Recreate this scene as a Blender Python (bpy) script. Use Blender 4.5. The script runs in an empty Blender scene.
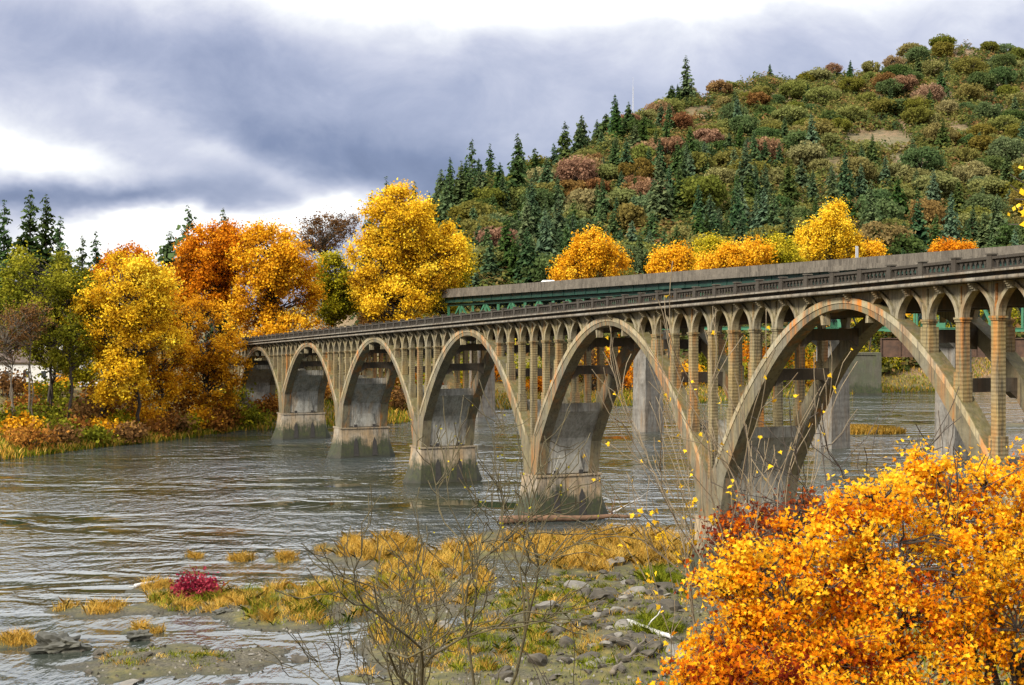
import bpy, math, random
import numpy as np
from mathutils import Vector, noise as mnoise

R = math.radians
scene = bpy.context.scene
COL = scene.collection
random.seed(7)
RNG = np.random.default_rng(7)

# ------------------------------------------------------------------ camera
F = 1400.0            # focal length in pixels of the 1024 px wide frame
CAMZ = 19.5           # metres above the river
cam = bpy.data.cameras.new('camera')
cam_o = bpy.data.objects.new('camera', cam); COL.objects.link(cam_o)
cam_o.location = (0, 0, CAMZ); cam_o.rotation_euler = (R(90), 0, 0)
cam.sensor_width = 36.0; cam.lens = 36.0 * F / 1024.0
cam.shift_y = -20.5 / 1024.0
cam.clip_start = 0.1; cam.clip_end = 8000
scene.camera = cam_o

# ------------------------------------------------------------------ exposure
scene.view_settings.view_transform = 'Standard'
scene.view_settings.look = 'None'
scene.view_settings.gamma = 1.0
scene.view_settings.use_curve_mapping = False
scene.view_settings.exposure = 1.0

# ------------------------------------------------------------------ node helpers
class NT:
    def __init__(s, tree):
        s.t = tree; s.n = tree.nodes; s.l = tree.links
    def add(s, typ, **kw):
        n = s.n.new(typ)
        for k, v in kw.items(): setattr(n, k, v)
        return n
    def put(s, sock, v):
        if v is None: return
        if isinstance(v, bpy.types.NodeSocket): s.l.new(v, sock)
        elif isinstance(v, (tuple, list)) and len(v) == 3 and sock.type == 'RGBA': sock.default_value = (*v, 1)
        else: sock.default_value = v
    def m(s, op, a, b=None, c=None, clamp=False):
        n = s.add('ShaderNodeMath', operation=op, use_clamp=clamp)
        for i, v in enumerate((a, b, c)): s.put(n.inputs[i], v)
        return n.outputs[0]
    def noise(s, vec, scale, detail=4, rough=.55, dist=0.0):
        n = s.add('ShaderNodeTexNoise'); s.put(n.inputs['Vector'], vec)
        n.inputs['Scale'].default_value = scale; n.inputs['Detail'].default_value = detail
        n.inputs['Roughness'].default_value = rough; n.inputs['Distortion'].default_value = dist
        return n
    def mapping(s, vec, scale=(1, 1, 1), rot=(0, 0, 0), loc=(0, 0, 0)):
        n = s.add('ShaderNodeMapping'); s.put(n.inputs['Vector'], vec)
        n.inputs['Scale'].default_value = scale; n.inputs['Rotation'].default_value = rot; n.inputs['Location'].default_value = loc
        return n.outputs[0]
    def ramp(s, fac, stops, interp='LINEAR'):
        n = s.add('ShaderNodeValToRGB'); s.put(n.inputs[0], fac)
        cr = n.color_ramp; cr.interpolation = interp
        while len(cr.elements) < len(stops): cr.elements.new(0.5)
        for e, (p, c) in zip(cr.elements, stops):
            e.position = p; e.color = (*c, 1) if len(c) == 3 else c
        return n.outputs[0]
    def mix(s, fac, a, b, blend='MIX'):
        n = s.add('ShaderNodeMix', data_type='RGBA', blend_type=blend)
        s.put(n.inputs[0], fac); s.put(n.inputs[6], a); s.put(n.inputs[7], b)
        return n.outputs[2]
    def mrange(s, v, a, b, c=0.0, d=1.0, smooth=False):
        n = s.add('ShaderNodeMapRange'); s.put(n.inputs[0], v)
        if smooth: n.interpolation_type = 'SMOOTHSTEP'
        for i, x in enumerate((a, b, c, d)): n.inputs[i + 1].default_value = x
        return n.outputs[0]
    def sep(s, vec):
        n = s.add('ShaderNodeSeparateXYZ'); s.put(n.inputs[0], vec); return n.outputs
    def comb(s, x, y, z):
        n = s.add('ShaderNodeCombineXYZ')
        for i, v in enumerate((x, y, z)): s.put(n.inputs[i], v)
        return n.outputs[0]

# ------------------------------------------------------------------ world: broken overcast over a Nishita sky
SUN_EL, SUN_AZ = R(36), R(222)        # azimuth clockwise from +Y: behind the viewer, to the left
world = bpy.data.worlds.new('World'); scene.world = world; world.use_nodes = True
w = NT(world.node_tree); w.n.clear()
out = w.add('ShaderNodeOutputWorld')
sky = w.add('ShaderNodeTexSky', sky_type='NISHITA'); sky.sun_disc = False
sky.sun_elevation = SUN_EL; sky.sun_rotation = SUN_AZ
bg1 = w.add('ShaderNodeBackground'); w.l.new(sky.outputs[0], bg1.inputs[0]); bg1.inputs[1].default_value = 0.09
gen = w.add('ShaderNodeTexCoord').outputs['Generated']
sx, sy, sz = w.sep(gen)
yy = w.m('MAXIMUM', sy, 0.06)
px = w.m('MULTIPLY_ADD', w.m('DIVIDE', sx, yy), F, 512.0)            # bearing
py = w.m('MULTIPLY_ADD', w.m('DIVIDE', sz, yy), -F, 322.0)           # height over the horizon
P2 = w.comb(px, w.m('MULTIPLY', py, 1.7), 0.0)
wn = w.noise(w.mapping(P2, (1/230, 1/230, 1)), 1.0, 5, .6)
wr = w.sep(wn.outputs['Color'])
px = w.m('ADD', px, w.m('MULTIPLY', w.m('SUBTRACT', wr[0], .5), 190.0))
py = w.m('ADD', py, w.m('MULTIPLY', w.m('SUBTRACT', wr[1], .5), 80.0))
def blob(cx, cy, rx, ry, rot=0.0, amp=1.0):
    c, s_ = math.cos(R(rot)), math.sin(R(rot))
    dx = w.m('SUBTRACT', px, cx); dy = w.m('SUBTRACT', py, cy)
    a = w.m('DIVIDE', w.m('MULTIPLY_ADD', dx, c, w.m('MULTIPLY', dy, s_)), rx)
    b = w.m('DIVIDE', w.m('MULTIPLY_ADD', dx, -s_, w.m('MULTIPLY', dy, c)), ry)
    r2 = w.m('MULTIPLY_ADD', a, a, w.m('MULTIPLY', b, b))
    return w.m('MULTIPLY', w.m('EXPONENT', w.m('MULTIPLY', r2, -1.0)), amp)
blobs = [blob(520, -20, 300, 62, 3, .62), blob(30, 152, 105, 28, 6, .62), blob(160, 236, 150, 30, -4, .80), blob(335, 205, 70, 22, -12, .45),
         blob(250, 165, 120, 18, 25, .22), blob(850, -25, 190, 34, 0, .30), blob(850, 60, 300, 60, 0, .02), blob(150, -130, 400, 80, 0, .65), blob(110, 105, 150, 24, 0, .17),
         blob(330, 150, 170, 38, 18, -.26), blob(60, 45, 190, 30, 8, -.04), blob(430, 190, 110, 50, 0, -.16), blob(90, 200, 160, 14, -2, -.42),
         blob(240, 60, 150, 30, 10, -.10)]
tsum = blobs[0]
for b in blobs[1:]: tsum = w.m('ADD', tsum, b)
fine = w.noise(w.mapping(P2, (1/105, 1/130, 1), (0, 0, R(-14))), 1.0, 7, .58, .35).outputs['Fac']
big = w.noise(gen, 2.3, 5, .55).outputs['Fac']
front = w.mrange(sy, .12, .45)
tsum = w.m('MULTIPLY', tsum, front)
t = w.m('ADD', tsum, w.m('MULTIPLY_ADD', fine, .50, .26))
t = w.m('ADD', t, w.m('MULTIPLY', w.mrange(sz, .20, .5), .42))
t = w.m('ADD', t, w.m('MULTIPLY', w.m('SUBTRACT', big, .5), .35), clamp=True)
cc = w.ramp(t, [(0, (.10, .13, .25)), (.22, (.185, .225, .37)), (.45, (.36, .395, .54)), (.62, (.54, .56, .68)), (.8, (.80, .81, .86)), (.97, (1.12, 1.12, 1.12))])
bg2 = w.add('ShaderNodeBackground'); w.l.new(cc, bg2.inputs[0]); w.l.new(w.mrange(sz, .24, .55, .58, 1.18, True), bg2.inputs[1])   # cloud brightness raised above the frame, added to lighten the water and scene
mx = w.add('ShaderNodeMixShader'); mx.inputs[0].default_value = .92
w.l.new(bg1.outputs[0], mx.inputs[1]); w.l.new(bg2.outputs[0], mx.inputs[2]); w.l.new(mx.outputs[0], out.inputs[0])

# ------------------------------------------------------------------ sun behind thin cloud
sl = bpy.data.lights.new('sun', 'SUN'); sl.energy = 2.9; sl.angle = R(13); sl.color = (1.0, .94, .84)
so = bpy.data.objects.new('sun', sl); COL.objects.link(so)
sd = Vector((math.sin(SUN_AZ) * math.cos(SUN_EL), math.cos(SUN_AZ) * math.cos(SUN_EL), math.sin(SUN_EL)))
so.rotation_euler = sd.to_track_quat('Z', 'Y').to_euler(); so.location = sd * 60

# ------------------------------------------------------------------ object helpers
def tag(o, label=None, cat=None, group=None, kind=None):
    if label: o['label'] = label
    if cat: o['category'] = cat
    if group: o['group'] = group
    if kind: o['kind'] = kind
    return o
def empty(name, loc=(0, 0, 0), rz=0.0, label=None, cat=None, group=None):
    o = bpy.data.objects.new(name, None); COL.objects.link(o)
    o.location = loc; o.rotation_euler = (0, 0, rz); o.empty_display_size = .3
    return tag(o, label, cat, group)
def link(name, me, parent=None):
    o = bpy.data.objects.new(name, me); COL.objects.link(o)
    if parent: o.parent = parent
    return o
def at(x, y, Y):      # point of the place that lies on that line of sight, Y metres ahead
    return np.array([(x - 512) * Y / F, Y, CAMZ - (y - 322) * Y / F])
def onwater(x, y, z=0.0):
    return at(x, y, (CAMZ - z) * F / (y - 322))

def np_mesh(name, V, sizes, loops, mat, tint=None, smooth=False, matidx=None, mats=None):
    me = bpy.data.meshes.new(name)
    V = np.asarray(V, np.float32); sizes = np.asarray(sizes, np.int32); loops = np.asarray(loops, np.int32)
    me.vertices.add(len(V)); me.vertices.foreach_set('co', V.ravel())
    me.loops.add(len(loops)); me.loops.foreach_set('vertex_index', loops)
    me.polygons.add(len(sizes))
    me.polygons.foreach_set('loop_start', np.concatenate([[0], np.cumsum(sizes)[:-1]]).astype(np.int32))
    if smooth: me.polygons.foreach_set('use_smooth', np.ones(len(sizes), bool))
    for m_ in (mats or [mat]): me.materials.append(m_)
    if matidx is not None: me.polygons.foreach_set('material_index', np.asarray(matidx, np.int32))
    if tint is not None:
        a = me.attributes.new('tint', 'FLOAT', 'FACE'); a.data.foreach_set('value', np.asarray(tint, np.float32))
    me.update(calc_edges=True); me.validate()
    return me

class MB:
    def __init__(s): s.v = []; s.f = []
    def add(s, vs, fs):
        o = len(s.v); s.v.extend(vs); s.f.extend([tuple(i + o for i in f) for f in fs])
    def hexa(s, c):       # 8 corners: bottom 4 then top 4, both the same way round
        s.add([tuple(p) for p in c], [(3, 2, 1, 0), (4, 5, 6, 7), (0, 1, 5, 4), (1, 2, 6, 5), (2, 3, 7, 6), (3, 0, 4, 7)])
    def box(s, x0, x1, y0, y1, z0, z1):
        s.hexa([(x0, y0, z0), (x1, y0, z0), (x1, y1, z0), (x0, y1, z0), (x0, y0, z1), (x1, y0, z1), (x1, y1, z1), (x0, y1, z1)])
    def beam(s, a, b, wd, hg):
        a, b = Vector(a), Vector(b); d = (b - a).normalized()
        up = Vector((0, 0, 1)) if abs(d.z) < .95 else Vector((1, 0, 0))
        u = d.cross(up).normalized() * wd / 2; v = u.cross(d).normalized() * hg / 2
        s.hexa([a - u - v, b - u - v, b + u - v, a + u - v, a - u + v, b - u + v, b + u + v, a + u + v])
    def tube(s, pts, rad, n=6, cap=True):
        pts = [Vector(p) for p in pts]; base = len(s.v); k = len(pts)
        u = None
        for i, p in enumerate(pts):
            d = (pts[min(i + 1, k - 1)] - pts[max(i - 1, 0)])
            d = d.normalized() if d.length > 1e-9 else Vector((0, 0, 1))
            if u is None: u = d.orthogonal().normalized()
            u = (u - d * u.dot(d))
            u = u.normalized() if u.length > 1e-6 else d.orthogonal().normalized()
            v = d.cross(u)
            r = rad[i] if hasattr(rad, '__len__') else rad
            for j in range(n):
                a = 2 * math.pi * j / n; q = p + (u * math.cos(a) + v * math.sin(a)) * r
                s.v.append((q.x, q.y, q.z))
        for i in range(k - 1):
            for j in range(n):
                a = base + i * n + j; b = base + i * n + (j + 1) % n
                s.f.append((a, b, b + n, a + n))
        if cap:
            s.f.append(tuple(base + j for j in reversed(range(n)))); s.f.append(tuple(base + (k - 1) * n + j for j in range(n)))
    def mesh(s, name, mat, smooth=False):
        me = bpy.data.meshes.new(name); me.from_pydata([tuple(p) for p in s.v], [], s.f); me.materials.append(mat)
        if smooth: me.polygons.foreach_set('use_smooth', np.ones(len(me.polygons), bool))
        me.update(); return me
    def build(s, name, mat, parent=None, smooth=False):
        return link(name, s.mesh(name, mat, smooth), parent)

# ------------------------------------------------------------------ materials
def new_mat(name):
    m = bpy.data.materials.new(name); m.use_nodes = True
    t_ = NT(m.node_tree); b = m.node_tree.nodes['Principled BSDF']
    return m, t_, b
def bump(t_, b, h, strength=.5, dist=.05):
    n = t_.add('ShaderNodeBump'); n.inputs['Strength'].default_value = strength; n.inputs['Distance'].default_value = dist
    t_.put(n.inputs['Height'], h); t_.l.new(n.outputs[0], b.inputs['Normal']); return n
def coords(t_, which='Object'): return t_.add('ShaderNodeTexCoord').outputs[which]
def gpos(t_): return t_.add('ShaderNodeNewGeometry').outputs['Position']
def gnorm(t_): return t_.add('ShaderNodeNewGeometry').outputs['Normal']

def plain(name, c, rough=.7, metal=0.0, var=.25, scale=3.0):
    m, t_, b = new_mat(name)
    n = t_.noise(coords(t_), scale, 5, .6).outputs['Fac']
    f = t_.mrange(n, .3, .7, 1 - var, 1 + var)
    t_.l.new(t_.mix(1.0, (*c, 1), t_.comb(f, f, f), 'MULTIPLY'), b.inputs['Base Color'])
    b.inputs['Roughness'].default_value = rough; b.inputs['Metallic'].default_value = metal
    bump(t_, b, n, .3, .03)
    return m

def leaf_mat(name, stops, transl=.27, obj_var=.0, sat=1.0):
    """Leaves: each leaf has its own colour (tint), thin enough to let some light through."""
    m, t_, b = new_mat(name)
    a = t_.add('ShaderNodeAttribute', attribute_name='tint').outputs['Fac']
    col = t_.ramp(a, stops)
    if obj_var:
        oi = t_.add('ShaderNodeObjectInfo').outputs['Random']
        hs = t_.add('ShaderNodeHueSaturation'); t_.l.new(col, hs.inputs['Color'])
        t_.l.new(t_.mrange(oi, 0, 1, .5 - .035 * obj_var, .5 + .03 * obj_var), hs.inputs['Hue'])
        wn_ = t_.add('ShaderNodeTexWhiteNoise', noise_dimensions='1D'); t_.l.new(oi, wn_.inputs['W'])
        t_.l.new(t_.mrange(wn_.outputs['Value'], 0, 1, 1 - .35 * obj_var, 1 + .35 * obj_var), hs.inputs['Value'])
        t_.l.new(t_.mrange(wn_.outputs['Value'], 0, 1, 1.1, .8), hs.inputs['Saturation'])
        col = hs.outputs[0]
    t_.n.remove(b)
    d = t_.add('ShaderNodeBsdfDiffuse'); tr = t_.add('ShaderNodeBsdfTranslucent'); mxs = t_.add('ShaderNodeMixShader')
    t_.l.new(col, d.inputs[0]); t_.l.new(col, tr.inputs[0]); mxs.inputs[0].default_value = transl
    t_.l.new(d.outputs[0], mxs.inputs[1]); t_.l.new(tr.outputs[0], mxs.inputs[2])
    t_.l.new(mxs.outputs[0], m.node_tree.nodes['Material Output'].inputs[0])
    return m

def concrete(name, base, gray, stain, stain_amt=.5, moss=.6, boards=None, rough=.85, algae=False, scale=1.0, dk=.7):
    m, t_, b = new_mat(name)
    p = gpos(t_)
    n1 = t_.noise(p, .35 * scale, 6, .6).outputs['Fac']
    n2 = t_.noise(p, 2.6 * scale, 6, .65).outputs['Fac']
    col = t_.mix(t_.mrange(n1, .38, .62), base, gray)
    col = t_.mix(t_.mrange(n2, .45, .75, 0, .55), col, tuple(c * .45 for c in base))
    streak = t_.noise(t_.mapping(p, (.9, .9, .07)), 1.5 * scale, 5, .6).outputs['Fac']
    where = t_.mrange(t_.noise(p, .11, 3, .6).outputs['Fac'], .42, .60, .12, 1.0)
    col = t_.mix(t_.m('MULTIPLY', t_.mrange(streak, .48, .64, 0, stain_amt), where), col, stain)
    dkn = t_.noise(t_.mapping(p, (2.2, 2.2, .13), loc=(5, 3, 1)), 2.2 * scale, 5, .65).outputs['Fac']
    col = t_.mix(t_.mrange(dkn, .53, .63, 0, dk), col, (.04, .034, .025))
    nz = t_.sep(gnorm(t_))[2]
    mo = t_.m('MULTIPLY', t_.mrange(nz, .25, .7), t_.mrange(n2, .35, .6, .3, 1))
    col = t_.mix(t_.m('MULTIPLY', mo, moss), col, (.10, .085, .02))
    if algae:
        z = t_.sep(p)[2]
        e = t_.m('ADD', z, t_.m('MULTIPLY_ADD', n1, -5.0, t_.m('MULTIPLY', n2, -1.5)))
        col = t_.mix(t_.mrange(t_.m('MULTIPLY_ADD', dkn, -3.0, t_.m('ADD', e, 1.5)), -1.4, -.2, .94, 0), col, t_.mix(t_.mrange(n2, .4, .6), (.007, .013, .003), (.024, .034, .005)))
        col = t_.mix(t_.mrange(z, .1, .6, .9, 0), col, (.02, .02, .012))
    blot = t_.noise(t_.mapping(p, (1, 1, .45), loc=(9, 2, 4)), .8, 7, .72).outputs['Fac']
    col = t_.mix(t_.mrange(blot, .46, .68, 0, .65), col, (.045, .036, .024))
    t_.l.new(col, b.inputs['Base Color']); b.inputs['Roughness'].default_value = rough
    h = t_.m('ADD', t_.m('MULTIPLY', n2, .6), t_.m('MULTIPLY', t_.noise(p, 14, 3).outputs['Fac'], .3))
    if boards:
        wv = t_.add('ShaderNodeTexWave', wave_type='BANDS', bands_direction=boards[0]); t_.put(wv.inputs['Vector'], coords(t_))
        wv.inputs['Scale'].default_value = boards[1]; wv.inputs['Distortion'].default_value = .6; wv.inputs['Detail'].default_value = 2
        h = t_.m('ADD', h, t_.m('MULTIPLY', wv.outputs['Fac'], boards[2]))
    bump(t_, b, h, .7, .06)
    return m

TAN, GREY, RUST = (.36, .285, .18), (.33, .31, .27), (.40, .17, .035)
M = {}
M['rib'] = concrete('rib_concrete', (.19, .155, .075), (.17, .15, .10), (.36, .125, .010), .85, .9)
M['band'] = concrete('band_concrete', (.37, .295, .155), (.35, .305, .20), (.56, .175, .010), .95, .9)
M['column'] = concrete('column_concrete', (.25, .185, .072), (.21, .175, .095), (.46, .15, .008), 1.0, .6, ('Z', 1.3, .42))
M['arcade'] = concrete('arcade_concrete', (.31, .25, .135), (.27, .235, .155), (.24, .115, .03), .6, .8)
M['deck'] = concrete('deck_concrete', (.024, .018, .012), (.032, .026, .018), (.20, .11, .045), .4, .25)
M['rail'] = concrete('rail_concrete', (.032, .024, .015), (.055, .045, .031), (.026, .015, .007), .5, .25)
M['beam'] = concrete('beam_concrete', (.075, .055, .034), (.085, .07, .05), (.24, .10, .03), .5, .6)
M['ledge'] = concrete('ledge_concrete', (.22, .185, .135), (.25, .225, .18), (.14, .08, .03), .5, .2)
M['wall'] = concrete('pier_wall_concrete', (.38, .36, .31), (.34, .325, .28), (.30, .17, .05), .5, .6, ('Y', .9, .35), dk=.4)
M['panel'] = concrete('panel_concrete', (.46, .44, .38), (.42, .40, .34), (.32, .20, .07), .25, .3, dk=.3)
M['pier'] = concrete('pier_concrete', (.32, .235, .135), (.30, .255, .19), (.38, .20, .05), .5, .3, None, .8, True)
M['i5con'] = concrete('parapet_concrete', (.16, .135, .10), (.12, .10, .075), (.045, .036, .025), .9, .1, None, .85, False, 2.2)
M['i5pier'] = concrete('shaft_concrete', (.23, .21, .175), (.18, .165, .14), (.17, .10, .04), .6, .1, ('Z', .35, .3))
M['mossy'] = concrete('mossy_concrete', (.07, .065, .045), (.05, .055, .03), (.06, .07, .02), .6, .9, None, .9, True)
M['dark'] = plain('recess_shade', (.03, .026, .022), .9)  # one dark colour standing in for the shade inside openings
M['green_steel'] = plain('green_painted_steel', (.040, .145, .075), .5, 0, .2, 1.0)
M['green_steel_shade'] = plain('green_steel_in_shade', (.010, .040, .027), .5, 0, .25, .8)  # the truss green again, with the shade under the deck put into the colour
M['rust_steel'] = plain('rusted_steel', (.07, .035, .018), .75, 0, .5, .6)
M['bark'] = plain('dark_bark', (.045, .034, .024), .95, 0, .45, 2.0)
M['bark2'] = plain('grey_brown_bark', (.13, .105, .075), .95, 0, .4, 2.0)
M['twig'] = plain('lichen_twig', (.075, .060, .026), .95, 0, .45, 6.0)
M['stem'] = plain('pale_stem', (.19, .145, .085), .9, 0, .4, 4.0)
M['log'] = plain('log_wood', (.13, .07, .035), .85, 0, .4, 2.0)
M['bleached'] = plain('bleached_wood', (.46, .44, .41), .85, 0, .25, 4.0)
M['rock'] = plain('grey_rock', (.055, .045, .029), .85, 0, .6, 1.3)
M['darkrock'] = plain('dark_wet_rock', (.045, .042, .028), .6, 0, .5, 1.5)
M['paint'] = plain('white_paint', (.72, .72, .70), .5, 0, .08, .6)
M['siding'] = plain('pale_siding', (.50, .49, .46), .7, 0, .1, .6)
M['roofing'] = plain('brown_roofing', (.075, .05, .035), .85, 0, .3, 1.0)
M['glass'] = plain('dark_glass', (.02, .025, .03), .12, 0, .1, 1.0)
M['rubber'] = plain('tyre_rubber', (.02, .02, .02), .8)
M['lamp_red'] = plain('red_lens', (.35, .02, .02), .3)

# leaf colours
YEL = [(0, (.30, .15, .012)), (.3, (.60, .34, .016)), (.65, (.80, .50, .022)), (1, (.84, .62, .05))]
GOLD = [(0, (.30, .115, .010)), (.4, (.62, .285, .012)), (.75, (.80, .42, .018)), (1, (.84, .54, .04))]
ORA = [(0, (.22, .07, .006)), (.4, (.48, .145, .008)), (.75, (.64, .22, .008)), (1, (.72, .34, .02))]
OLIVE = [(0, (.05, .055, .006)), (.5, (.16, .165, .014)), (1, (.34, .30, .025))]
YGRN = [(0, (.09, .095, .008)), (.45, (.29, .255, .012)), (1, (.58, .44, .03))]
BROWN = [(0, (.075, .038, .016)), (.5, (.17, .085, .03)), (1, (.30, .16, .05))]
L = {
 'yellow': leaf_mat('yellow_leaves', YEL), 'gold': leaf_mat('golden_leaves', GOLD), 'orange': leaf_mat('orange_leaves', ORA),
 'rust': leaf_mat('rust_leaves', [(0, (.10, .04, .012)), (.45, (.26, .10, .02)), (1, (.46, .21, .035))]), 'olive': leaf_mat('olive_leaves', OLIVE), 'ygreen': leaf_mat('yellow_green_leaves', YGRN), 'brown': leaf_mat('brown_leaves', BROWN),
 'maple': leaf_mat('maple_leaves', [(0, (.12, .014, .006)), (.14, (.32, .045, .006)), (.36, (.68, .19, .006)), (.62, (.82, .36, .008)), (1, (.84, .54, .03))], .4),
 'redmaple': leaf_mat('dark_red_leaves', [(0, (.09, .018, .01)), (.5, (.20, .04, .015)), (1, (.45, .12, .02))], .35),
 'crimson': leaf_mat('crimson_leaves', [(0, (.09, .010, .018)), (.5, (.25, .018, .04)), (1, (.42, .06, .08))], .3),
 'conifer': leaf_mat('conifer_needles', [(0, (.022, .044, .014)), (.5, (.052, .092, .028)), (1, (.11, .155, .045))], .35, .8),
 'conifer2': leaf_mat('blue_green_needles', [(0, (.024, .048, .024)), (.5, (.056, .100, .046)), (1, (.11, .16, .065))], .35, .8),
 'oak': leaf_mat('oak_leaves', [(0, (.085, .09, .02)), (.5, (.17, .175, .038)), (1, (.27, .26, .065))], .4, .7),
 'oak2': leaf_mat('deep_green_leaves', [(0, (.040, .066, .020)), (.5, (.080, .12, .036)), (1, (.15, .19, .06))], .4, .7),
 'oak3': leaf_mat('rusty_leaves', [(0, (.12, .065, .026)), (.5, (.22, .12, .045)), (1, (.33, .20, .08))], .4, .6),
 'oak4': leaf_mat('ochre_leaves', [(0, (.10, .085, .022)), (.5, (.20, .16, .04)), (1, (.31, .25, .07))], .4, .7),
 'grass': leaf_mat('dry_grass', [(0, (.08, .065, .015)), (.3, (.28, .185, .035)), (.65, (.58, .31, .045)), (1, (.72, .48, .11))], .3),
 'ggrass': leaf_mat('green_grass', [(0, (.05, .07, .006)), (.5, (.16, .19, .012)), (1, (.32, .31, .03))], .3),
}

# ------------------------------------------------------------------ terrain
RIVER = [(-260, -80), (-160, 60), (-103, 130), (-72, 196), (-64, 217), (-56, 231), (-49, 250), (-22, 268), (-9, 309), (30, 325), (49, 341), (101, 383), (151, 412), (320, 500), (600, 640),
         (640, 560), (330, 430), (180, 370), (104, 262), (78, 184), (52, 124), (38, 106), (24, 98), (10, 82), (0, 74), (-30, 70), (-70, 64), (-120, 30), (-170, -80)]
FAR_N = 14            # the first 14 edges are the far bank
ISL = [  # sandbars and gravel: seen at x, y, half-widths in the same units, height in metres
 (640, 640, 190, 85, 1.0), (610, 556, 95, 24, .55), (376, 552, 50, 17, .45), (300, 606, 85, 24, .40), (205, 602, 60, 14, .30), (98, 612, 46, 7, .22),
 (170, 662, 105, 17, .28), (18, 642, 24, 5, .2), (241, 558, 16, 4, .2), (281, 559, 18, 4, .2), (326, 548, 14, 3, .18), (425, 590, 70, 34, .45), (405, 645, 45, 28, .4),
 (352, 679, 22, 4, .2), (262, 655, 30, 6, .18), (150, 588, 30, 6, .22), (196, 555, 10, 3, .15), (480, 665, 90, 50, .7), (520, 545, 60, 14, .35), (145, 628, 18, 5, .15)]
ISLW = []
for x, y, rx, ry, h in ISL:
    p = onwater(x, y); dy = p[1] ** 2 / (CAMZ * F) * ry
    ISLW.append((p[0], p[1], rx * p[1] / F, dy, h))
pb = onwater(858, 433); ISLW.append((pb[0], pb[1], 8.5, 6.5, .6))
pb = onwater(990, 425); ISLW.append((pb[0], pb[1], 9, 5, .4))

def vnoise(X, Y, sc, seed=0.0, octv=4):
    out_ = np.zeros(len(X))
    for i in range(len(X)):
        out_[i] = mnoise.fractal(Vector((X[i] * sc + seed, Y[i] * sc - seed, seed)), .9, 2.0, octv)
    return out_
def river_sd(X, Y):
    """Signed distance to the river's outline (positive on land) and whether the nearest side is the far bank."""
    X = np.asarray(X, float); Y = np.asarray(Y, float)
    best = np.full(X.shape, 1e9); far = np.zeros(X.shape, bool); inside = np.zeros(X.shape, bool)
    n = len(RIVER)
    for i in range(n):
        ax, ay = RIVER[i]; bx, by = RIVER[(i + 1) % n]
        ex, ey = bx - ax, by - ay
        tt = np.clip(((X - ax) * ex + (Y - ay) * ey) / (ex * ex + ey * ey), 0, 1)
        d = np.hypot(X - ax - tt * ex, Y - ay - tt * ey)
        c = d < best; best = np.where(c, d, best); far = np.where(c, i < FAR_N, far)
        cr = ((ay > Y) != (by > Y)) & (X < ex * (Y - ay) / (ey if ey else 1e-9) + ax)
        inside ^= cr
    return np.where(inside, -best, best), far
RX = np.array([-900, 250, 345, 380, 430, 480, 560, 620, 690, 760, 850, 940, 1024, 1150, 1400, 2200.])
RY = np.array([318, 318, 306, 285, 240, 203, 172, 135, 104, 84, 70, 58, 56, 58, 105, 300.])
RD = np.array([560, 560, 540, 540, 560, 590, 690, 760, 830, 890, 950, 1010, 1060, 1120, 1150, 1150.])
def hill(X, Y):
    Ys = np.maximum(Y, 50.0); a = 512 + F * X / Ys
    yr = np.interp(a, RX, RY); dist = np.interp(a, RX, RD)
    zr = CAMZ + (322 - yr) * dist / F
    t0 = 395.0
    tt = (Y - t0) / (dist - t0)
    g = np.where(tt < 1, np.clip(tt, 0, 1) ** .92, np.maximum(0, 1 - .45 * (tt - 1)))
    return np.maximum(0, (zr - 9)) * g, np.clip(tt, 0, 1)
def height(X, Y, detail=True):
    sd_, far = river_sd(X, Y)
    zf = np.interp(sd_, [-30, -6, 0, 2.5, 6, 14, 32, 60, 200], [-3, -1.6, 0, .8, 1.5, 3.2, 7.0, 8.2, 9])
    zn = np.interp(sd_, [-60, -8, 0, 4, 40, 75, 200], [-3, -1.2, 0, .55, 9.0, 16.8, 18])
    z = np.where(far, zf, zn)
    # the old road meets the far bank on rising ground
    s_ = (X - 15.24) * -.395 + (Y - 108.6) * .9187
    tq = (X - 15.24) * .9187 + (Y - 108.6) * .395
    z = np.where(far & (sd_ > 0), z + np.clip((s_ - 165) / 45, 0, 1) * np.clip(1 - np.abs(tq - 3.6) / 30, 0, 1) * 5.5, z)
    h, tt = hill(X, Y); z = np.where(far & (sd_ > 0), z + h, z)
    for cx, cy, rx, ry, hh in ISLW:
        d2 = ((X - cx) / rx) ** 2 + ((Y - cy) / ry) ** 2
        zi = np.where(d2 < 2.6, hh * (1 - d2 ** .8) if True else 0, -9)
        z = np.where(sd_ < 3, np.maximum(z, zi), z)
    return z, sd_, far, tt

def grid_obj(name, xs, ys, mat, amp):
    X, Y = np.meshgrid(xs, ys); sh = X.shape; X = X.ravel(); Y = Y.ravel()
    z, sd_, far, tt = height(X, Y)
    z = z + amp(X, Y, z, sd_, tt)
    nx = sh[1]; idx = np.arange(len(X)).reshape(sh)
    q = np.stack([idx[:-1, :-1], idx[:-1, 1:], idx[1:, 1:], idx[1:, :-1]], -1).reshape(-1, 4)
    me = np_mesh(name, np.stack([X, Y, z], 1), np.full(len(q), 4), q.ravel(), mat, smooth=True)
    o = link(name, me); tag(o, kind='structure'); return o

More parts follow.
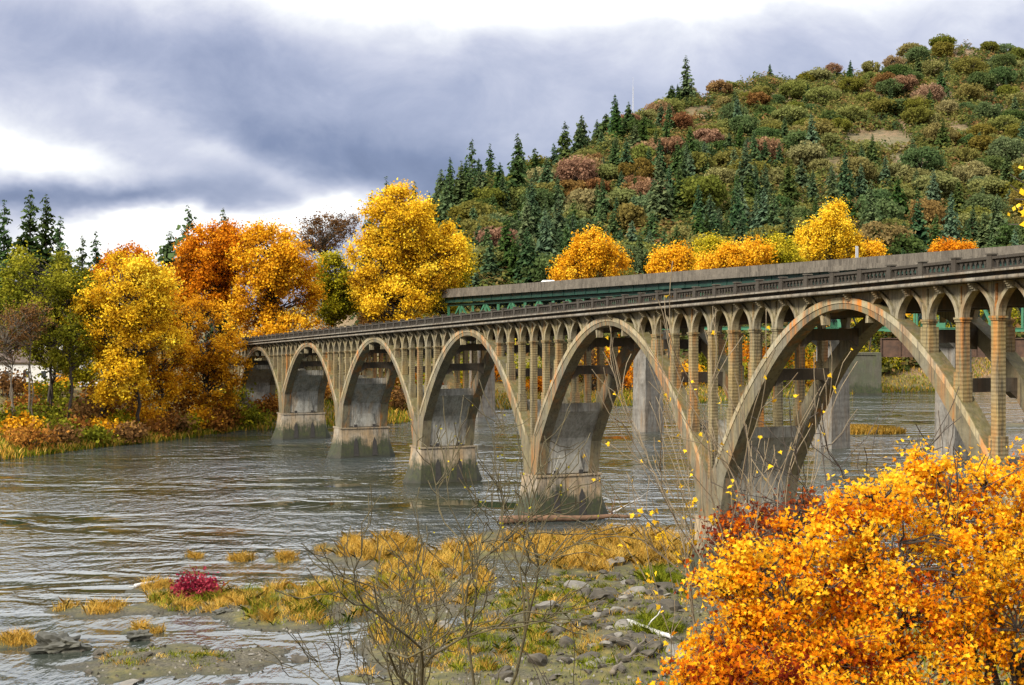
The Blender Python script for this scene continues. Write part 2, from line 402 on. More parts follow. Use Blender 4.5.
def ground_material():
    m, t_, b = new_mat('bank_ground'); p = gpos(t_)
    n1 = t_.noise(p, .18, 6, .6).outputs['Fac']; n2 = t_.noise(p, 1.1, 6, .65).outputs['Fac']; n3 = t_.noise(p, 6, 4, .7).outputs['Fac']
    z = t_.sep(p)[2]
    gravel = t_.ramp(n3, [(.3, (.016, .013, .007)), (.5, (.058, .048, .024)), (.7, (.13, .11, .07))])
    soil = t_.ramp(n2, [(.3, (.026, .026, .008)), (.5, (.075, .068, .016)), (.68, (.17, .13, .028))])
    col = t_.mix(t_.mrange(n1, .42, .58), gravel, soil)
    bank = t_.ramp(n2, [(.3, (.045, .03, .012)), (.5, (.12, .085, .02)), (.7, (.20, .17, .03))])
    col = t_.mix(t_.mrange(z, 1.0, 2.2), col, bank)
    col = t_.mix(t_.mrange(z, .0, .14, .75, 0), col, (.022, .022, .014))
    t_.l.new(col, b.inputs['Base Color']); b.inputs['Roughness'].default_value = .9
    bump(t_, b, t_.m('ADD', n3, t_.m('MULTIPLY', n2, 2.0)), .8, .10); return m
def hill_material():
    m, t_, b = new_mat('dry_hillside'); p = gpos(t_)
    n1 = t_.noise(p, .012, 6, .6).outputs['Fac']; n2 = t_.noise(p, .09, 6, .7).outputs['Fac']
    n4 = t_.noise(p, .45, 5, .7).outputs['Fac']
    col = t_.ramp(t_.m('MULTIPLY_ADD', n4, .6, t_.m('MULTIPLY', n2, .5)), [(.38, (.035, .034, .012)), (.5, (.11, .075, .032)), (.60, (.19, .115, .055)), (.72, (.28, .20, .11))])
    col = t_.mix(t_.mrange(n1, .45, .6, 0, .8), col, (.075, .07, .022))
    t_.l.new(col, b.inputs['Base Color']); b.inputs['Roughness'].default_value = .95
    bump(t_, b, n2, .8, 2.0); return m
M['ground'] = ground_material(); M['hill'] = hill_material()
def amp_near(X, Y, z, sd_, tt):
    n = vnoise(X, Y, .22, 3.1) * .30 + vnoise(X, Y, .9, 8.2, 3) * .10
    return n * np.where(z > -1.0, 1, .3) * np.where(sd_ > 2, 1.6, .8)
def amp_far(X, Y, z, sd_, tt):
    return np.where(sd_ > 8, vnoise(X, Y, .012, 1.7) * (1 + 10 * np.clip(tt, 0, 1)) + vnoise(X, Y, .15, 5.0, 3) * .35, 0)
near_x = np.concatenate([np.arange(-190, -46, 3.0), np.arange(-46, 46, .55), np.arange(46, 120, 2.5)])
near_y = np.concatenate([np.arange(-60, 66, 3.0), np.arange(66, 128, .55), np.arange(128, 152, 2.5)])
ground_near = grid_obj('ground', near_x, near_y, M['ground'], amp_near)
yy_ = near_y[-1]
ground_far = grid_obj('river_bank', np.concatenate([np.arange(-420, -110, 10), np.arange(-110, 170, 3.0), np.arange(170, 620, 10)]), np.concatenate([np.arange(yy_, 400, 3.0), [400]]), M['ground'], amp_far)
hx = np.arange(-900, 1100, 11.0); hy = np.concatenate([np.arange(400, 1300, 9.0), np.arange(1300, 2400, 60.0)])
ground_hill = grid_obj('hill', hx, hy, M['hill'], amp_far)
base_mb = MB(); base_mb.add([(-4000, -500, -4), (4000, -500, -4), (4000, 5000, -4), (-4000, 5000, -4)], [(0, 1, 2, 3)])
tag(base_mb.build('land', M['hill']), kind='structure')
def gz(x, y):
    X = np.array([float(x)]); Y = np.array([float(y)]); z, sd_, far, tt = height(X, Y)
    if y < yy_: return float(z[0] + amp_near(X, Y, z, sd_, tt)[0])
    return float(z[0] + amp_far(X, Y, z, sd_, tt)[0])
def gzs(X, Y):
    z, sd_, far, tt = height(X, Y)
    return np.where(Y < yy_, z + amp_near(X, Y, z, sd_, tt), z + amp_far(X, Y, z, sd_, tt)), sd_

# ------------------------------------------------------------------ river
def water_material():
    m, t_, b = new_mat('river_water'); p = gpos(t_)
    q = t_.mapping(p, (1.25, .55, 1.0), (0, 0, R(16)))
    a = t_.noise(q, .62, 3, .5, .5).outputs['Fac']; c = t_.noise(q, 2.1, 3, .55, .2).outputs['Fac']; d = t_.noise(t_.mapping(p, (.4, 1, 1), (0, 0, R(24))), .05, 4, .6, .5).outputs['Fac']
    d2 = t_.noise(t_.mapping(p, (.5, 1, 1), (0, 0, R(28))), .16, 3, .55, .8).outputs['Fac']
    calm = t_.m('ADD', t_.mrange(d, .40, .58, .10, .85), t_.mrange(d2, .40, .60, -.2, .6), None, True)
    # slack water among the gravel bars
    yv = t_.sep(p)[1]
    calm = t_.m('MULTIPLY', calm, t_.mrange(yv, 84, 104, .28, 1.0, True))
    h = t_.m('MULTIPLY', t_.m('ADD', t_.m('MULTIPLY', a, 1.0), t_.m('MULTIPLY', c, .42)), calm)
    bp = bump(t_, b, h, 1.0, .52)
    col = t_.mix(t_.mrange(d, .4, .6), (.024, .027, .011), (.046, .056, .056))
    t_.l.new(col, b.inputs['Base Color'])
    b.inputs['Roughness'].default_value = .06; b.inputs['IOR'].default_value = 2.7
    return m
M['water'] = water_material()
wmb = MB(); wmb.add([(-900, -90, 0), (1000, -90, 0), (1000, 700, 0), (-900, 700, 0)], [(0, 1, 2, 3)])
tag(wmb.build('water', M['water']), kind='structure')

# ------------------------------------------------------------------ old concrete arch bridge
TH = math.atan(.43); SPAN = 34.0; PITCH = 2.95
TW = 6.8                                     # outside to outside of the two ribs
O_B = (15.24, 108.6, 0.0)
def Lz(s): return 20.9 - .0346 * s           # the lower ledge along the deck
BR = empty('arch_bridge', O_B, math.pi / 2 + TH, 'long weathered concrete bridge of open arches with pointed arcades over the river', 'bridge')
PIERS = [-34, 0, 34, 68, 102, 136, 170]
def sb(mb, s0, s1, t0, t1, a0, a1):          # a box that follows the deck's slope; a0, a1 above the ledge
    mb.hexa([(s0, -t1, Lz(s0) + a0), (s1, -t1, Lz(s1) + a0), (s1, -t0, Lz(s1) + a0), (s0, -t0, Lz(s0) + a0),
             (s0, -t1, Lz(s0) + a1), (s1, -t1, Lz(s1) + a1), (s1, -t0, Lz(s1) + a1), (s0, -t0, Lz(s0) + a1)])
SA, SB = -75.0, 216.0
VZ = 7.2; SPR = 4.2
def curves(sm):
    zc = Lz(sm) - .36; ce = (zc - VZ) / 289.0; zi = zc - .75; ci = (zi - 7.6) / 14.7 ** 2
    def ext(d): return zc - ce * d * d
    def intr(d):
        d = abs(d)
        if d <= 14.7: return zi - ci * d * d
        if d >= 15.45: return SPR
        return 7.6 + (SPR - 7.6) * (d - 14.7) / .75
    return ext, intr
def strip(mb, ds, lo, hi, sm, t0, t1):
    v = []; f = []; n = len(ds)
    for d in ds:
        for t_, z in ((t0, lo(d)), (t0, hi(d)), (t1, lo(d)), (t1, hi(d))): v.append((sm + d, -t_, z))
    for i in range(n - 1):
        a, b = 4 * i, 4 * i + 4
        f += [(a, a + 1, b + 1, b), (a + 2, b + 2, b + 3, a + 3), (a + 1, a + 3, b + 3, b + 1), (a, b, b + 2, a + 2)]
    e = 4 * (n - 1); f += [(0, 2, 3, 1), (e, e + 1, e + 3, e + 2)]
    mb.add(v, f)
DS = sorted(set([round(x, 3) for x in np.linspace(-17, 17, 61)] + [-15.45, 15.45, -14.7, 14.7]))
arches = [(-68, -34)] + [(PIERS[i], PIERS[i + 1]) for i in range(len(PIERS) - 1)]
for s0, s1 in arches:
    sm = (s0 + s1) / 2; ext, intr = curves(sm)
    for t0 in (0.0, TW - 1.1):
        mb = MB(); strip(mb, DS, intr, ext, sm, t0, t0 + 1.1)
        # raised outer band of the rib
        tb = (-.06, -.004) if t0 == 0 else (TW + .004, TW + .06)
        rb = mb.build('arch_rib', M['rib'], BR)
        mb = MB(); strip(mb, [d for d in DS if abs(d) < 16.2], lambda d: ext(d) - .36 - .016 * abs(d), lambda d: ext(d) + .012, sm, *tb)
        mb.build('rib_band', M['band'], rb)
    if s0 < -40: continue
    for d in (-9.6, -6.1, 6.1, 9.6):         # struts between the two ribs
        zc_ = (ext(d) + intr(d)) / 2 - .15; mb = MB()
        mb.box(sm + d - .3, sm + d + .3, -(TW - 1.1), -1.1, zc_ - .42, zc_ + .42)
        for t_ in (1.1, TW - 1.1):
            sg = 1 if t_ < 3 else -1
            mb.hexa([(sm + d - .29, -t_, zc_ - .85), (sm + d + .29, -t_, zc_ - .85), (sm + d + .29, -(t_ + sg * .04), zc_ - .85), (sm + d - .29, -(t_ + sg * .04), zc_ - .85),
                     (sm + d - .29, -t_, zc_ - .42), (sm + d + .29, -t_, zc_ - .42), (sm + d + .29, -(t_ + sg * .6), zc_ - .42), (sm + d - .29, -(t_ + sg * .6), zc_ - .42)])
        mb.build('strut', M['beam'], BR)
    # slanted walls between the ribs above each springing
    for sg in (-1, 1):
        top = 10.4; ds = np.linspace(15.45, 8, 120); dtop = next((x for x in ds if intr(x) > top), 11.0)
        dd = [sg * x for x in np.linspace(dtop, 15.45, 14)]
        mb = MB(); strip(mb, dd, lambda d: intr(d) + .28, lambda d: min(ext(d), intr(d) + 1.1), sm, 1.1, TW - 1.1)
        wl = mb.build('pier_wall', M['wall'], BR)
        mb = MB(); e = 15.45 - .12
        def fx(z):
            return np.interp(z, [SPR, 7.6], [15.45, 14.7])
        za, zb = SPR + .22, 6.3
        q = lambda z, o: sm + sg * (fx(z) - .05 - o)
        mb.hexa([(q(za, .04), -1.7, za), (q(za, -.05), -1.7, za), (q(za, -.05), -(TW - 1.7), za), (q(za, .04), -(TW - 1.7), za),
                 (q(zb, .04), -2.3, zb), (q(zb, -.05), -2.3, zb), (q(zb, -.05), -(TW - 2.3), zb), (q(zb, .04), -(TW - 2.3), zb)])
        mb.build('panel', M['panel'], wl)
for k, ps in enumerate(PIERS):
    mb = MB(); rings = []
    for z, hs, ov, nose, ns in ((SPR - .05, 1.9, .10, .12, 1.6), (3.3, 1.93, .12, .22, 1.4), (2.2, 1.98, .15, .45, 1.2), (1.1, 2.05, .2, .8, 1.0), (0, 2.15, .3, 1.25, .8), (-2.5, 2.3, .5, 1.8, .6)):
        rings.append([(ps - hs, ov, z), (ps - ns, ov + nose, z), (ps + ns, ov + nose, z), (ps + hs, ov, z),
                      (ps + hs, -TW - ov, z), (ps + ns, -TW - ov - nose, z), (ps - ns, -TW - ov - nose, z), (ps - hs, -TW - ov, z)])
    v = [p for r_ in rings for p in r_]; f = [tuple(range(8))[::-1]]
    for i in range(len(rings) - 1):
        for j in range(8):
            a, b = i * 8 + j, i * 8 + (j + 1) % 8
            f.append((a, b, b + 8, a + 8))
    f = [tuple(reversed(x)) for x in f]
    mb.add(v, f); pr = mb.build('pier', M['pier'], BR)
    mb = MB(); mb.box(ps - 2.02, ps + 2.02, -TW - .28, .28, SPR - .05, SPR + .12)
    mb.build('ledge', M['pier'], pr)
    for sg in (-1, 1):
        for t_ in (2.0, 4.8):                # proud dark slabs, the shade of drain niches put into their colour
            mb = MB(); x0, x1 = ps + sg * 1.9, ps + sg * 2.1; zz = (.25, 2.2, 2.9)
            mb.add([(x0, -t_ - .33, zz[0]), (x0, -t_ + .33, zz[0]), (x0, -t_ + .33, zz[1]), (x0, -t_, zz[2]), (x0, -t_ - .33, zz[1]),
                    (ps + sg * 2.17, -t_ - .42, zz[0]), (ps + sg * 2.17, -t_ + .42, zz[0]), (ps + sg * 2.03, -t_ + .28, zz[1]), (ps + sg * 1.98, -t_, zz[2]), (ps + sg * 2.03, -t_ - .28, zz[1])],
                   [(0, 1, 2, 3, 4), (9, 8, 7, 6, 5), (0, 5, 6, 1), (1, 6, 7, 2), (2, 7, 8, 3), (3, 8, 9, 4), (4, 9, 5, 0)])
            mb.build('niche_shade', M['dark'], pr)
            mb = MB(); mb.box(ps + sg * 1.5 - .3, ps + sg * 1.5 + .42, -t_ - .22, -t_ + .22, SPR + .125, SPR + .55)  # solid dark block, the hole's shade put into its colour
            mb.build('weep_hole_shade', M['dark'], pr)
# columns, one by one
def ext_at(s):
    i = math.floor(s / SPAN); sm = i * SPAN + SPAN / 2
    return curves(sm)[0](s - sm)
col_s = [p + k * PITCH for p in PIERS for k in range(-3, 4)]
far_rest = MB()
def column_mb(mb, s, t0, t1, near):
    zb_ = ext_at(s) - .15 if abs(((s + 17) % 34) - 17) > .1 else VZ - .2
    zt = Lz(s) - 2.27
    mb.box(s - .29, s + .29, -t1, -t0, zb_, zt)
    zp = min(zb_ + 1.5 + .0, zt - .3)
    if abs(((s + 17) % 34) - 17) > .1: mb.box(s - .40, s + .40, -t1 - .10, -t0 + .07, zb_ - .3, zp)
    mb.box(s - .34, s + .34, -t1 - .06, -t0 + .06, zt - .10, zt + .04)
    mb.box(s - .40, s + .40, -t1 - .10, -t0 + .10, zt + .04, zt + .16)
    # engaged pilaster running up between the arches to the ledge
    if near: mb.box(s - .07, s + .07, -.296, -.20, zt + .16, Lz(s) - .25)
for s in col_s:
    mb = MB(); column_mb(mb, s, .12, .68, True); mb.build('column', M['column'], BR)
    mb = MB() if s < 40 else far_rest
    column_mb(mb, s, TW - .68, TW - .12, False)
    if mb is not far_rest: mb.build('column', M['column'], BR)
tag(far_rest.build('column', M['column'], BR), kind='stuff')
# pointed arcade over the columns
def bay(mb, sA, sB, t0, t1, mould):
    a, b = sA + .30, sB - .30; mid = (a + b) / 2; hw = (b - a) / 2; n = 9
    spring, rise = -2.12, 1.72
    pts = []
    for i in range(n + 1):                   # a pointed arch from two arcs
        u = i / n; am = math.acos(2 / 3); ang = u * am; r_ = hw * 3
        x = a + r_ * (1 - math.cos(ang)); x = min(x, mid); zz = rise * math.sin(ang) / math.sin(am)
        pts.append((x, spring + zz))
    pts[-1] = (mid, spring + rise)
    full = pts + [(2 * mid - x, z) for x, z in reversed(pts[:-1])]
    prof = [(sA, spring)] + full + [(sB, spring)]
    for (x0, z0), (x1, z1) in zip(prof[:-1], prof[1:]):
        if x1 - x0 < 1e-4: continue
        mb.hexa([(x0, -t1, Lz(x0) + z0), (x1, -t1, Lz(x1) + z1), (x1, -t0, Lz(x1) + z1), (x0, -t0, Lz(x0) + z0),
                 (x0, -t1, Lz(x0) - .12), (x1, -t1, Lz(x1) - .12), (x1, -t0, Lz(x1) - .12), (x0, -t0, Lz(x0) - .12)])
    if mould:                                # a proud hood round each opening, the wall between hoods lies deeper
        fo = [(mid + (x - mid) * (hw + .27) / hw, z + .24 * (z - spring) / rise) for x, z in full]
        fo = [(min(max(x, sA + .03), sB - .03), z) for x, z in fo]
        for i in range(len(full) - 1):
            (x0, z0), (x1, z1), (u0, v0), (u1, v1) = full[i], full[i + 1], fo[i], fo[i + 1]
            q = [(x0, z0), (x1, z1), (u1, v1), (u0, v0)]
            mb.hexa([(x, -(t0 - .002), Lz(x) + z) for x, z in q] + [(x, -(t0 - .20), Lz(x) + z) for x, z in q])

for s0, s1 in arches[1:]:
    sm = (s0 + s1) / 2; ext, intr = curves(sm)
    for t0, t1, near in ((.30, .66, True), (TW - .66, TW - .30, False)):
        mb = MB()
        for k in range(5):
            bay(mb, s0 + k * PITCH, s0 + (k + 1) * PITCH, t0, t1, near); bay(mb, s1 - (k + 1) * PITCH, s1 - k * PITCH, t0, t1, near)
        a, b = s0 + 5 * PITCH, s1 - 5 * PITCH
        strip(mb, list(np.linspace(a - sm, b - sm, 8)), lambda d: ext(d) - .2, lambda d: Lz(sm + d) - .12, sm, t0, t1)
        mb.build('arcade', M['arcade'], BR)
# deck, beams, ledges
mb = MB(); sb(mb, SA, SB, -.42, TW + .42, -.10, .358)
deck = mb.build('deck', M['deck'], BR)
for t0 in (-.88, TW + .42):   # each side: slab edge above, round drip moulding below
    mb = MB(); sb(mb, SA, SB, t0, t0 + .46, .36, .48)
    mb.tube([(SA, -(t0 + .26), Lz(SA) + .0), (SB, -(t0 + .26), Lz(SB) + .0)], .125, 10)
    mb.build('ledge', M['ledge'], deck)
rails = []
mb = MB()
for s in [p + k * PITCH for p in PIERS for k in range(-5, 6)]:
    if s > 160 or s < -40: continue
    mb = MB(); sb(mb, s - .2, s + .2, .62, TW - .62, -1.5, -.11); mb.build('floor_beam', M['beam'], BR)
    mb = MB(); c = s + PITCH / 2
    for i in range(4):                       # short curved corbel under the ledge
        r_ = .30 - .05 * i; mb.box(c - r_ * .5, c + r_ * .5, -.09 + .0, .16 + .11 * i, Lz(c) - .60 + .11 * i, Lz(c) - .49 + .11 * i)
    mb.build('corbel', M['arcade'], BR)
# railings
post_s = [s for s in np.arange(-40.5, 214, PITCH)]
def railing(tc, near):
    mb = MB(); sb(mb, SA, SB, tc - .15, tc + .15, .48, .60); sb(mb, SA, SB, tc - .17, tc + .17, 1.06, 1.22)
    for s in post_s:
        n = 6
        for i in range(n):
            c = s + .30 + (PITCH - .6) * (i + .5) / n
            wd = .13 if i % 2 else .09
            z0, z1 = Lz(c) + .59, Lz(c) + 1.07
            mb.box(c - wd / 2, c + wd / 2, -tc - .06, -tc + .06, z0, z1)
            for sg in (-1, 1):
                mb.hexa([(c + sg * wd / 2, -tc - .05, z1 - .26), (c + sg * (wd / 2 + .01), -tc - .05, z1 - .26), (c + sg * (wd / 2 + .01), -tc + .05, z1 - .26), (c + sg * wd / 2, -tc + .05, z1 - .26),
                         (c + sg * wd / 2, -tc - .05, z1), (c + sg * (wd / 2 + .15), -tc - .05, z1), (c + sg * (wd / 2 + .15), -tc + .05, z1), (c + sg * wd / 2, -tc + .05, z1)])
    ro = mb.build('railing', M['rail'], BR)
    rest = MB()
    for s in post_s:
        q = MB() if near else rest
        q.hexa([(s + a * .21, -tc + b * .23, Lz(s) + .485) for a, b in ((-1, -1), (1, -1), (1, 1), (-1, 1))] + [(s + a * .19, -tc + b * .21, Lz(s) + 1.32) for a, b in ((-1, -1), (1, -1), (1, 1), (-1, 1))])
        q.hexa([(s + a * .26, -tc + b * .27, Lz(s) + 1.32) for a, b in ((-1, -1), (1, -1), (1, 1), (-1, 1))] + [(s + a * .22, -tc + b * .24, Lz(s) + 1.40) for a, b in ((-1, -1), (1, -1), (1, 1), (-1, 1))])
        if near: q.build('railing_post', M['rail'], ro)
    if not near: tag(rest.build('railing_post', M['rail'], ro), kind='stuff')
railing(-.62, True); railing(TW + .62, False)

# ------------------------------------------------------------------ highway bridge: concrete parapet over a green steel truss
U5 = Vector((.6113, -.7914, 0)); O5 = Vector((19.9, 247, 0))
HB = empty('highway_bridge', O5, math.atan2(U5.y, U5.x), 'newer road bridge with plain concrete parapet on a green steel truss', 'bridge')
H0, H1 = -56.0, 150.0
def Hz(s): return 27.7 + .0255 * s            # top of the parapet
def hb(mb, s0, s1, y0, y1, a0, a1):
    mb.hexa([(s0, y0, Hz(s0) + a0), (s1, y0, Hz(s1) + a0), (s1, y1, Hz(s1) + a0), (s0, y1, Hz(s0) + a0), (s0, y0, Hz(s0) + a1), (s1, y0, Hz(s1) + a1), (s1, y1, Hz(s1) + a1), (s0, y1, Hz(s0) + a1)])
# local y: minus = towards the old bridge
for y0 in (-.2, 11.6):
    s = H0
    pr = MB()
    while s < H1:
        hb(pr, s + .015, min(s + 3.2, H1) - .015, y0, y0 + .3, -1.0, 0); s += 3.2
    hb(pr, H0, H1, y0 - .12, y0 + .32, -1.75, -1.01)
    pr.build('parapet', M['i5con'], HB)
mb = MB(); hb(mb, H0, H1, .15, 11.5, -1.6, -1.1); mb.build('deck', M['i5con'], HB)
mb = MB()
hb(mb, H0, H1, .5, .75, -2.75, -1.76); hb(mb, H0, H1, .42, .83, -2.82, -2.74); hb(mb, H0, H1, 10.6, 10.85, -2.75, -1.76)
s = H0
while s < H1: hb(mb, s, s + .12, .36, .5, -2.73, -1.78); s += 3.2
mb.build('fascia_girder', M['green_steel_shade'], HB)
PAN = 4.3; BZ = 18.2
nodes = np.arange(H0, H1 + .1, PAN)
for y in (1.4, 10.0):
    top = MB(); hb(top, H0, H1, y - .25, y + .25, -3.5, -2.95); top.build('top_chord', M['green_steel_shade'], HB)
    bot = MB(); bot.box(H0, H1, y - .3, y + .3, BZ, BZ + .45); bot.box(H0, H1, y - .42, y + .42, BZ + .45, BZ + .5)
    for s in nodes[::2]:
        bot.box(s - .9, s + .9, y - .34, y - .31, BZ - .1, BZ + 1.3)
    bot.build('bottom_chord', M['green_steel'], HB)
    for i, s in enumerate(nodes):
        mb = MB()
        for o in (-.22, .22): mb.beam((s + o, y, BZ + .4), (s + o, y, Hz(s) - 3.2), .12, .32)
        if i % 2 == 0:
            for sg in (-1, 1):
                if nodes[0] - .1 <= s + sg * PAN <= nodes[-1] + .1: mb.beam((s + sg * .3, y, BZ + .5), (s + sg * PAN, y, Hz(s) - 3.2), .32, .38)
        if y < 5 or i % 2 == 0: mb.build('truss_post', M['green_steel'] if y < 5 else M['green_steel_shade'], HB)
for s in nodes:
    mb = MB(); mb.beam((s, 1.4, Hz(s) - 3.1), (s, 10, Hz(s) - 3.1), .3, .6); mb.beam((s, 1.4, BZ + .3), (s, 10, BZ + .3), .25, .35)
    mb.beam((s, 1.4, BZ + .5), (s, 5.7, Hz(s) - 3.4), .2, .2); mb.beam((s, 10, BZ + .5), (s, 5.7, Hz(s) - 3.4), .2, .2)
    mb.build('sway_frame', M['green_steel_shade'], HB)
for s in (-50, 0.0, 41.6, 63.5, 108):
    mb = MB(); hs, = (1.55,)
    for y0, y1 in ((3.6, 7.6),):
        mb.hexa([(s - hs * 1.12, y0 - .3, -3), (s + hs * 1.12, y0 - .3, -3), (s + hs * 1.12, y1 + .3, -3), (s - hs * 1.12, y1 + .3, -3), (s - hs, y0, BZ - 2.4), (s + hs, y0, BZ - 2.4), (s + hs, y1, BZ - 2.4), (s - hs, y1, BZ - 2.4)])
    mb.hexa([(s - hs, 3.6, BZ - 2.4), (s + hs, 3.6, BZ - 2.4), (s + hs, 7.6, BZ - 2.4), (s - hs, 7.6, BZ - 2.4), (s - hs, .4, BZ - .5), (s + hs, .4, BZ - .5), (s + hs, 11.0, BZ - .5), (s - hs, 11.0, BZ - .5)])
    for y in (1.4, 10.0): mb.box(s - .5, s + .5, y - .4, y + .4, BZ - .5, BZ)
    mb.build('pier', M['i5pier'], HB)

# small rail crossing on a mossy pier further upstream
pm = at(864, 394, 378)
mp = empty('mossy_pier', (pm[0], pm[1], 0), R(-12), 'dark mossy pier in the water beyond the green truss', 'bridge pier')
mb = MB(); mb.hexa([(a * 4.6, b * 3, -2) for a, b in ((-1, -1), (1, -1), (1, 1), (-1, 1))] + [(a * 4.1, b * 2.2, 10.6) for a, b in ((-1, -1), (1, -1), (1, 1), (-1, 1))])
mb.build('shaft', M['mossy'], mp)
mb = MB(); mb.box(-4.4, 4.4, -2.5, 2.5, 10.6, 11.3); mb.box(-4.45, -3.2, -2.32, -2.15, 0, 10.6); mb.box(3.0, 4.45, -2.5, -2.2, 0, 10.6); mb.build('cap', M['mossy'], mp)
gr = empty('rusty_girder', (pm[0] + 4.5, pm[1], 10.2), R(-4), 'rusty brown plate girder span resting beside the mossy pier', 'bridge girder')
mb = MB(); mb.box(0, 90, -.15, .15, 0, 4.8); mb.build('web', M['rust_steel'], gr)
mb = MB(); mb.box(0, 90, -.6, .6, -.15, 0); mb.box(0, 90, -.6, .6, 4.8, 4.95); mb.build('flange', M['rust_steel'], gr)
for i in range(19):
    mb = MB(); mb.box(i * 5.0 - .15, i * 5.0 + .15, -.75, -.15, 0, 4.8); mb.build('stiffener', M['rust_steel'], gr)

# ------------------------------------------------------------------ plants
def leaf_mesh(name, C, size, mat, rng, tint, up=.4, aspect=1.5, outward=None, keep=None):
    """Kite-shaped leaf sprays at points C."""
    n = len(C); nrm = rng.normal(size=(n, 3)); nrm /= np.linalg.norm(nrm, axis=1)[:, None]
    nrm[:, 2] = nrm[:, 2] + up
    if outward is not None: nrm += outward
    nrm /= np.linalg.norm(nrm, axis=1)[:, None]
    a = np.cross(nrm, rng.normal(size=(n, 3))); a /= np.linalg.norm(a, axis=1)[:, None]
    b = np.cross(nrm, a)
    s = size * rng.uniform(.6, 1.35, n)[:, None]
    V = np.stack([C - a * s * aspect * .5, C + b * s * .5 + nrm * s * .12, C + a * s * aspect * .5, C - b * s * .5 + nrm * s * .12], 1).reshape(-1, 3)
    return np_mesh(name, V, np.full(n, 4), np.arange(4 * n), mat, np.clip(tint, 0, 1))

MAPLE = np.array([(0, 0), (.18, .10), (.46, .02), (.36, .22), (.60, .42), (.34, .48), (.30, .62), (.16, .56), (0, 1.0)])
def maple_mesh(name, C, size, mat, rng, tint, up=.5, outward=None):
    n = len(C); k = len(MAPLE)
    nrm = rng.normal(size=(n, 3)); nrm /= np.linalg.norm(nrm, axis=1)[:, None]; nrm[:, 2] += up
    if outward is not None: nrm += outward
    nrm /= np.linalg.norm(nrm, axis=1)[:, None]
    a = np.cross(nrm, rng.normal(size=(n, 3))); a[:, 2] -= .35; a -= nrm * (a * nrm).sum(1)[:, None]; a /= np.linalg.norm(a, axis=1)[:, None]
    b = np.cross(nrm, a); s = (size * rng.uniform(.6, 1.25, n))[:, None, None]
    fold = rng.uniform(.05, .5, n)[:, None]
    out_ = []
    for sg in (1, -1):
        u = MAPLE[None, :, 1, None]; v = MAPLE[None, :, 0, None]
        curl = -(MAPLE[:, 1] ** 2)[None, :, None] * .25
        P = C[:, None, :] + s * (a[:, None, :] * (u - .4) + sg * b[:, None, :] * v + nrm[:, None, :] * (v * fold[:, :, None] + curl))
        out_.append(P if sg == 1 else P[:, ::-1])
    V = np.stack(out_, 1).reshape(-1, 3)
    return np_mesh(name, V, np.full(2 * n, k), np.arange(2 * n * k), mat, np.repeat(np.clip(tint, 0, 1), 2))

def limb(mb, a, b, r0, r1, rng, wob=.12, n=5, sides=5, sag=0.0):
    a = np.array(a, float); b = np.array(b, float); ln = np.linalg.norm(b - a); pts = []
    off = np.zeros(3)
    for i in range(n + 1):
        u = i / n
        if 0 < i < n: off = rng.normal(size=3) * wob * ln / n
        p = a + (b - a) * u + (off if 0 < i < n else 0)
        p[2] += sag * ln * math.sin(math.pi * u)
        pts.append(p)
    mb.tube(pts, [r0 + (r1 - r0) * (i / n) for i in range(n + 1)], sides)
    return pts

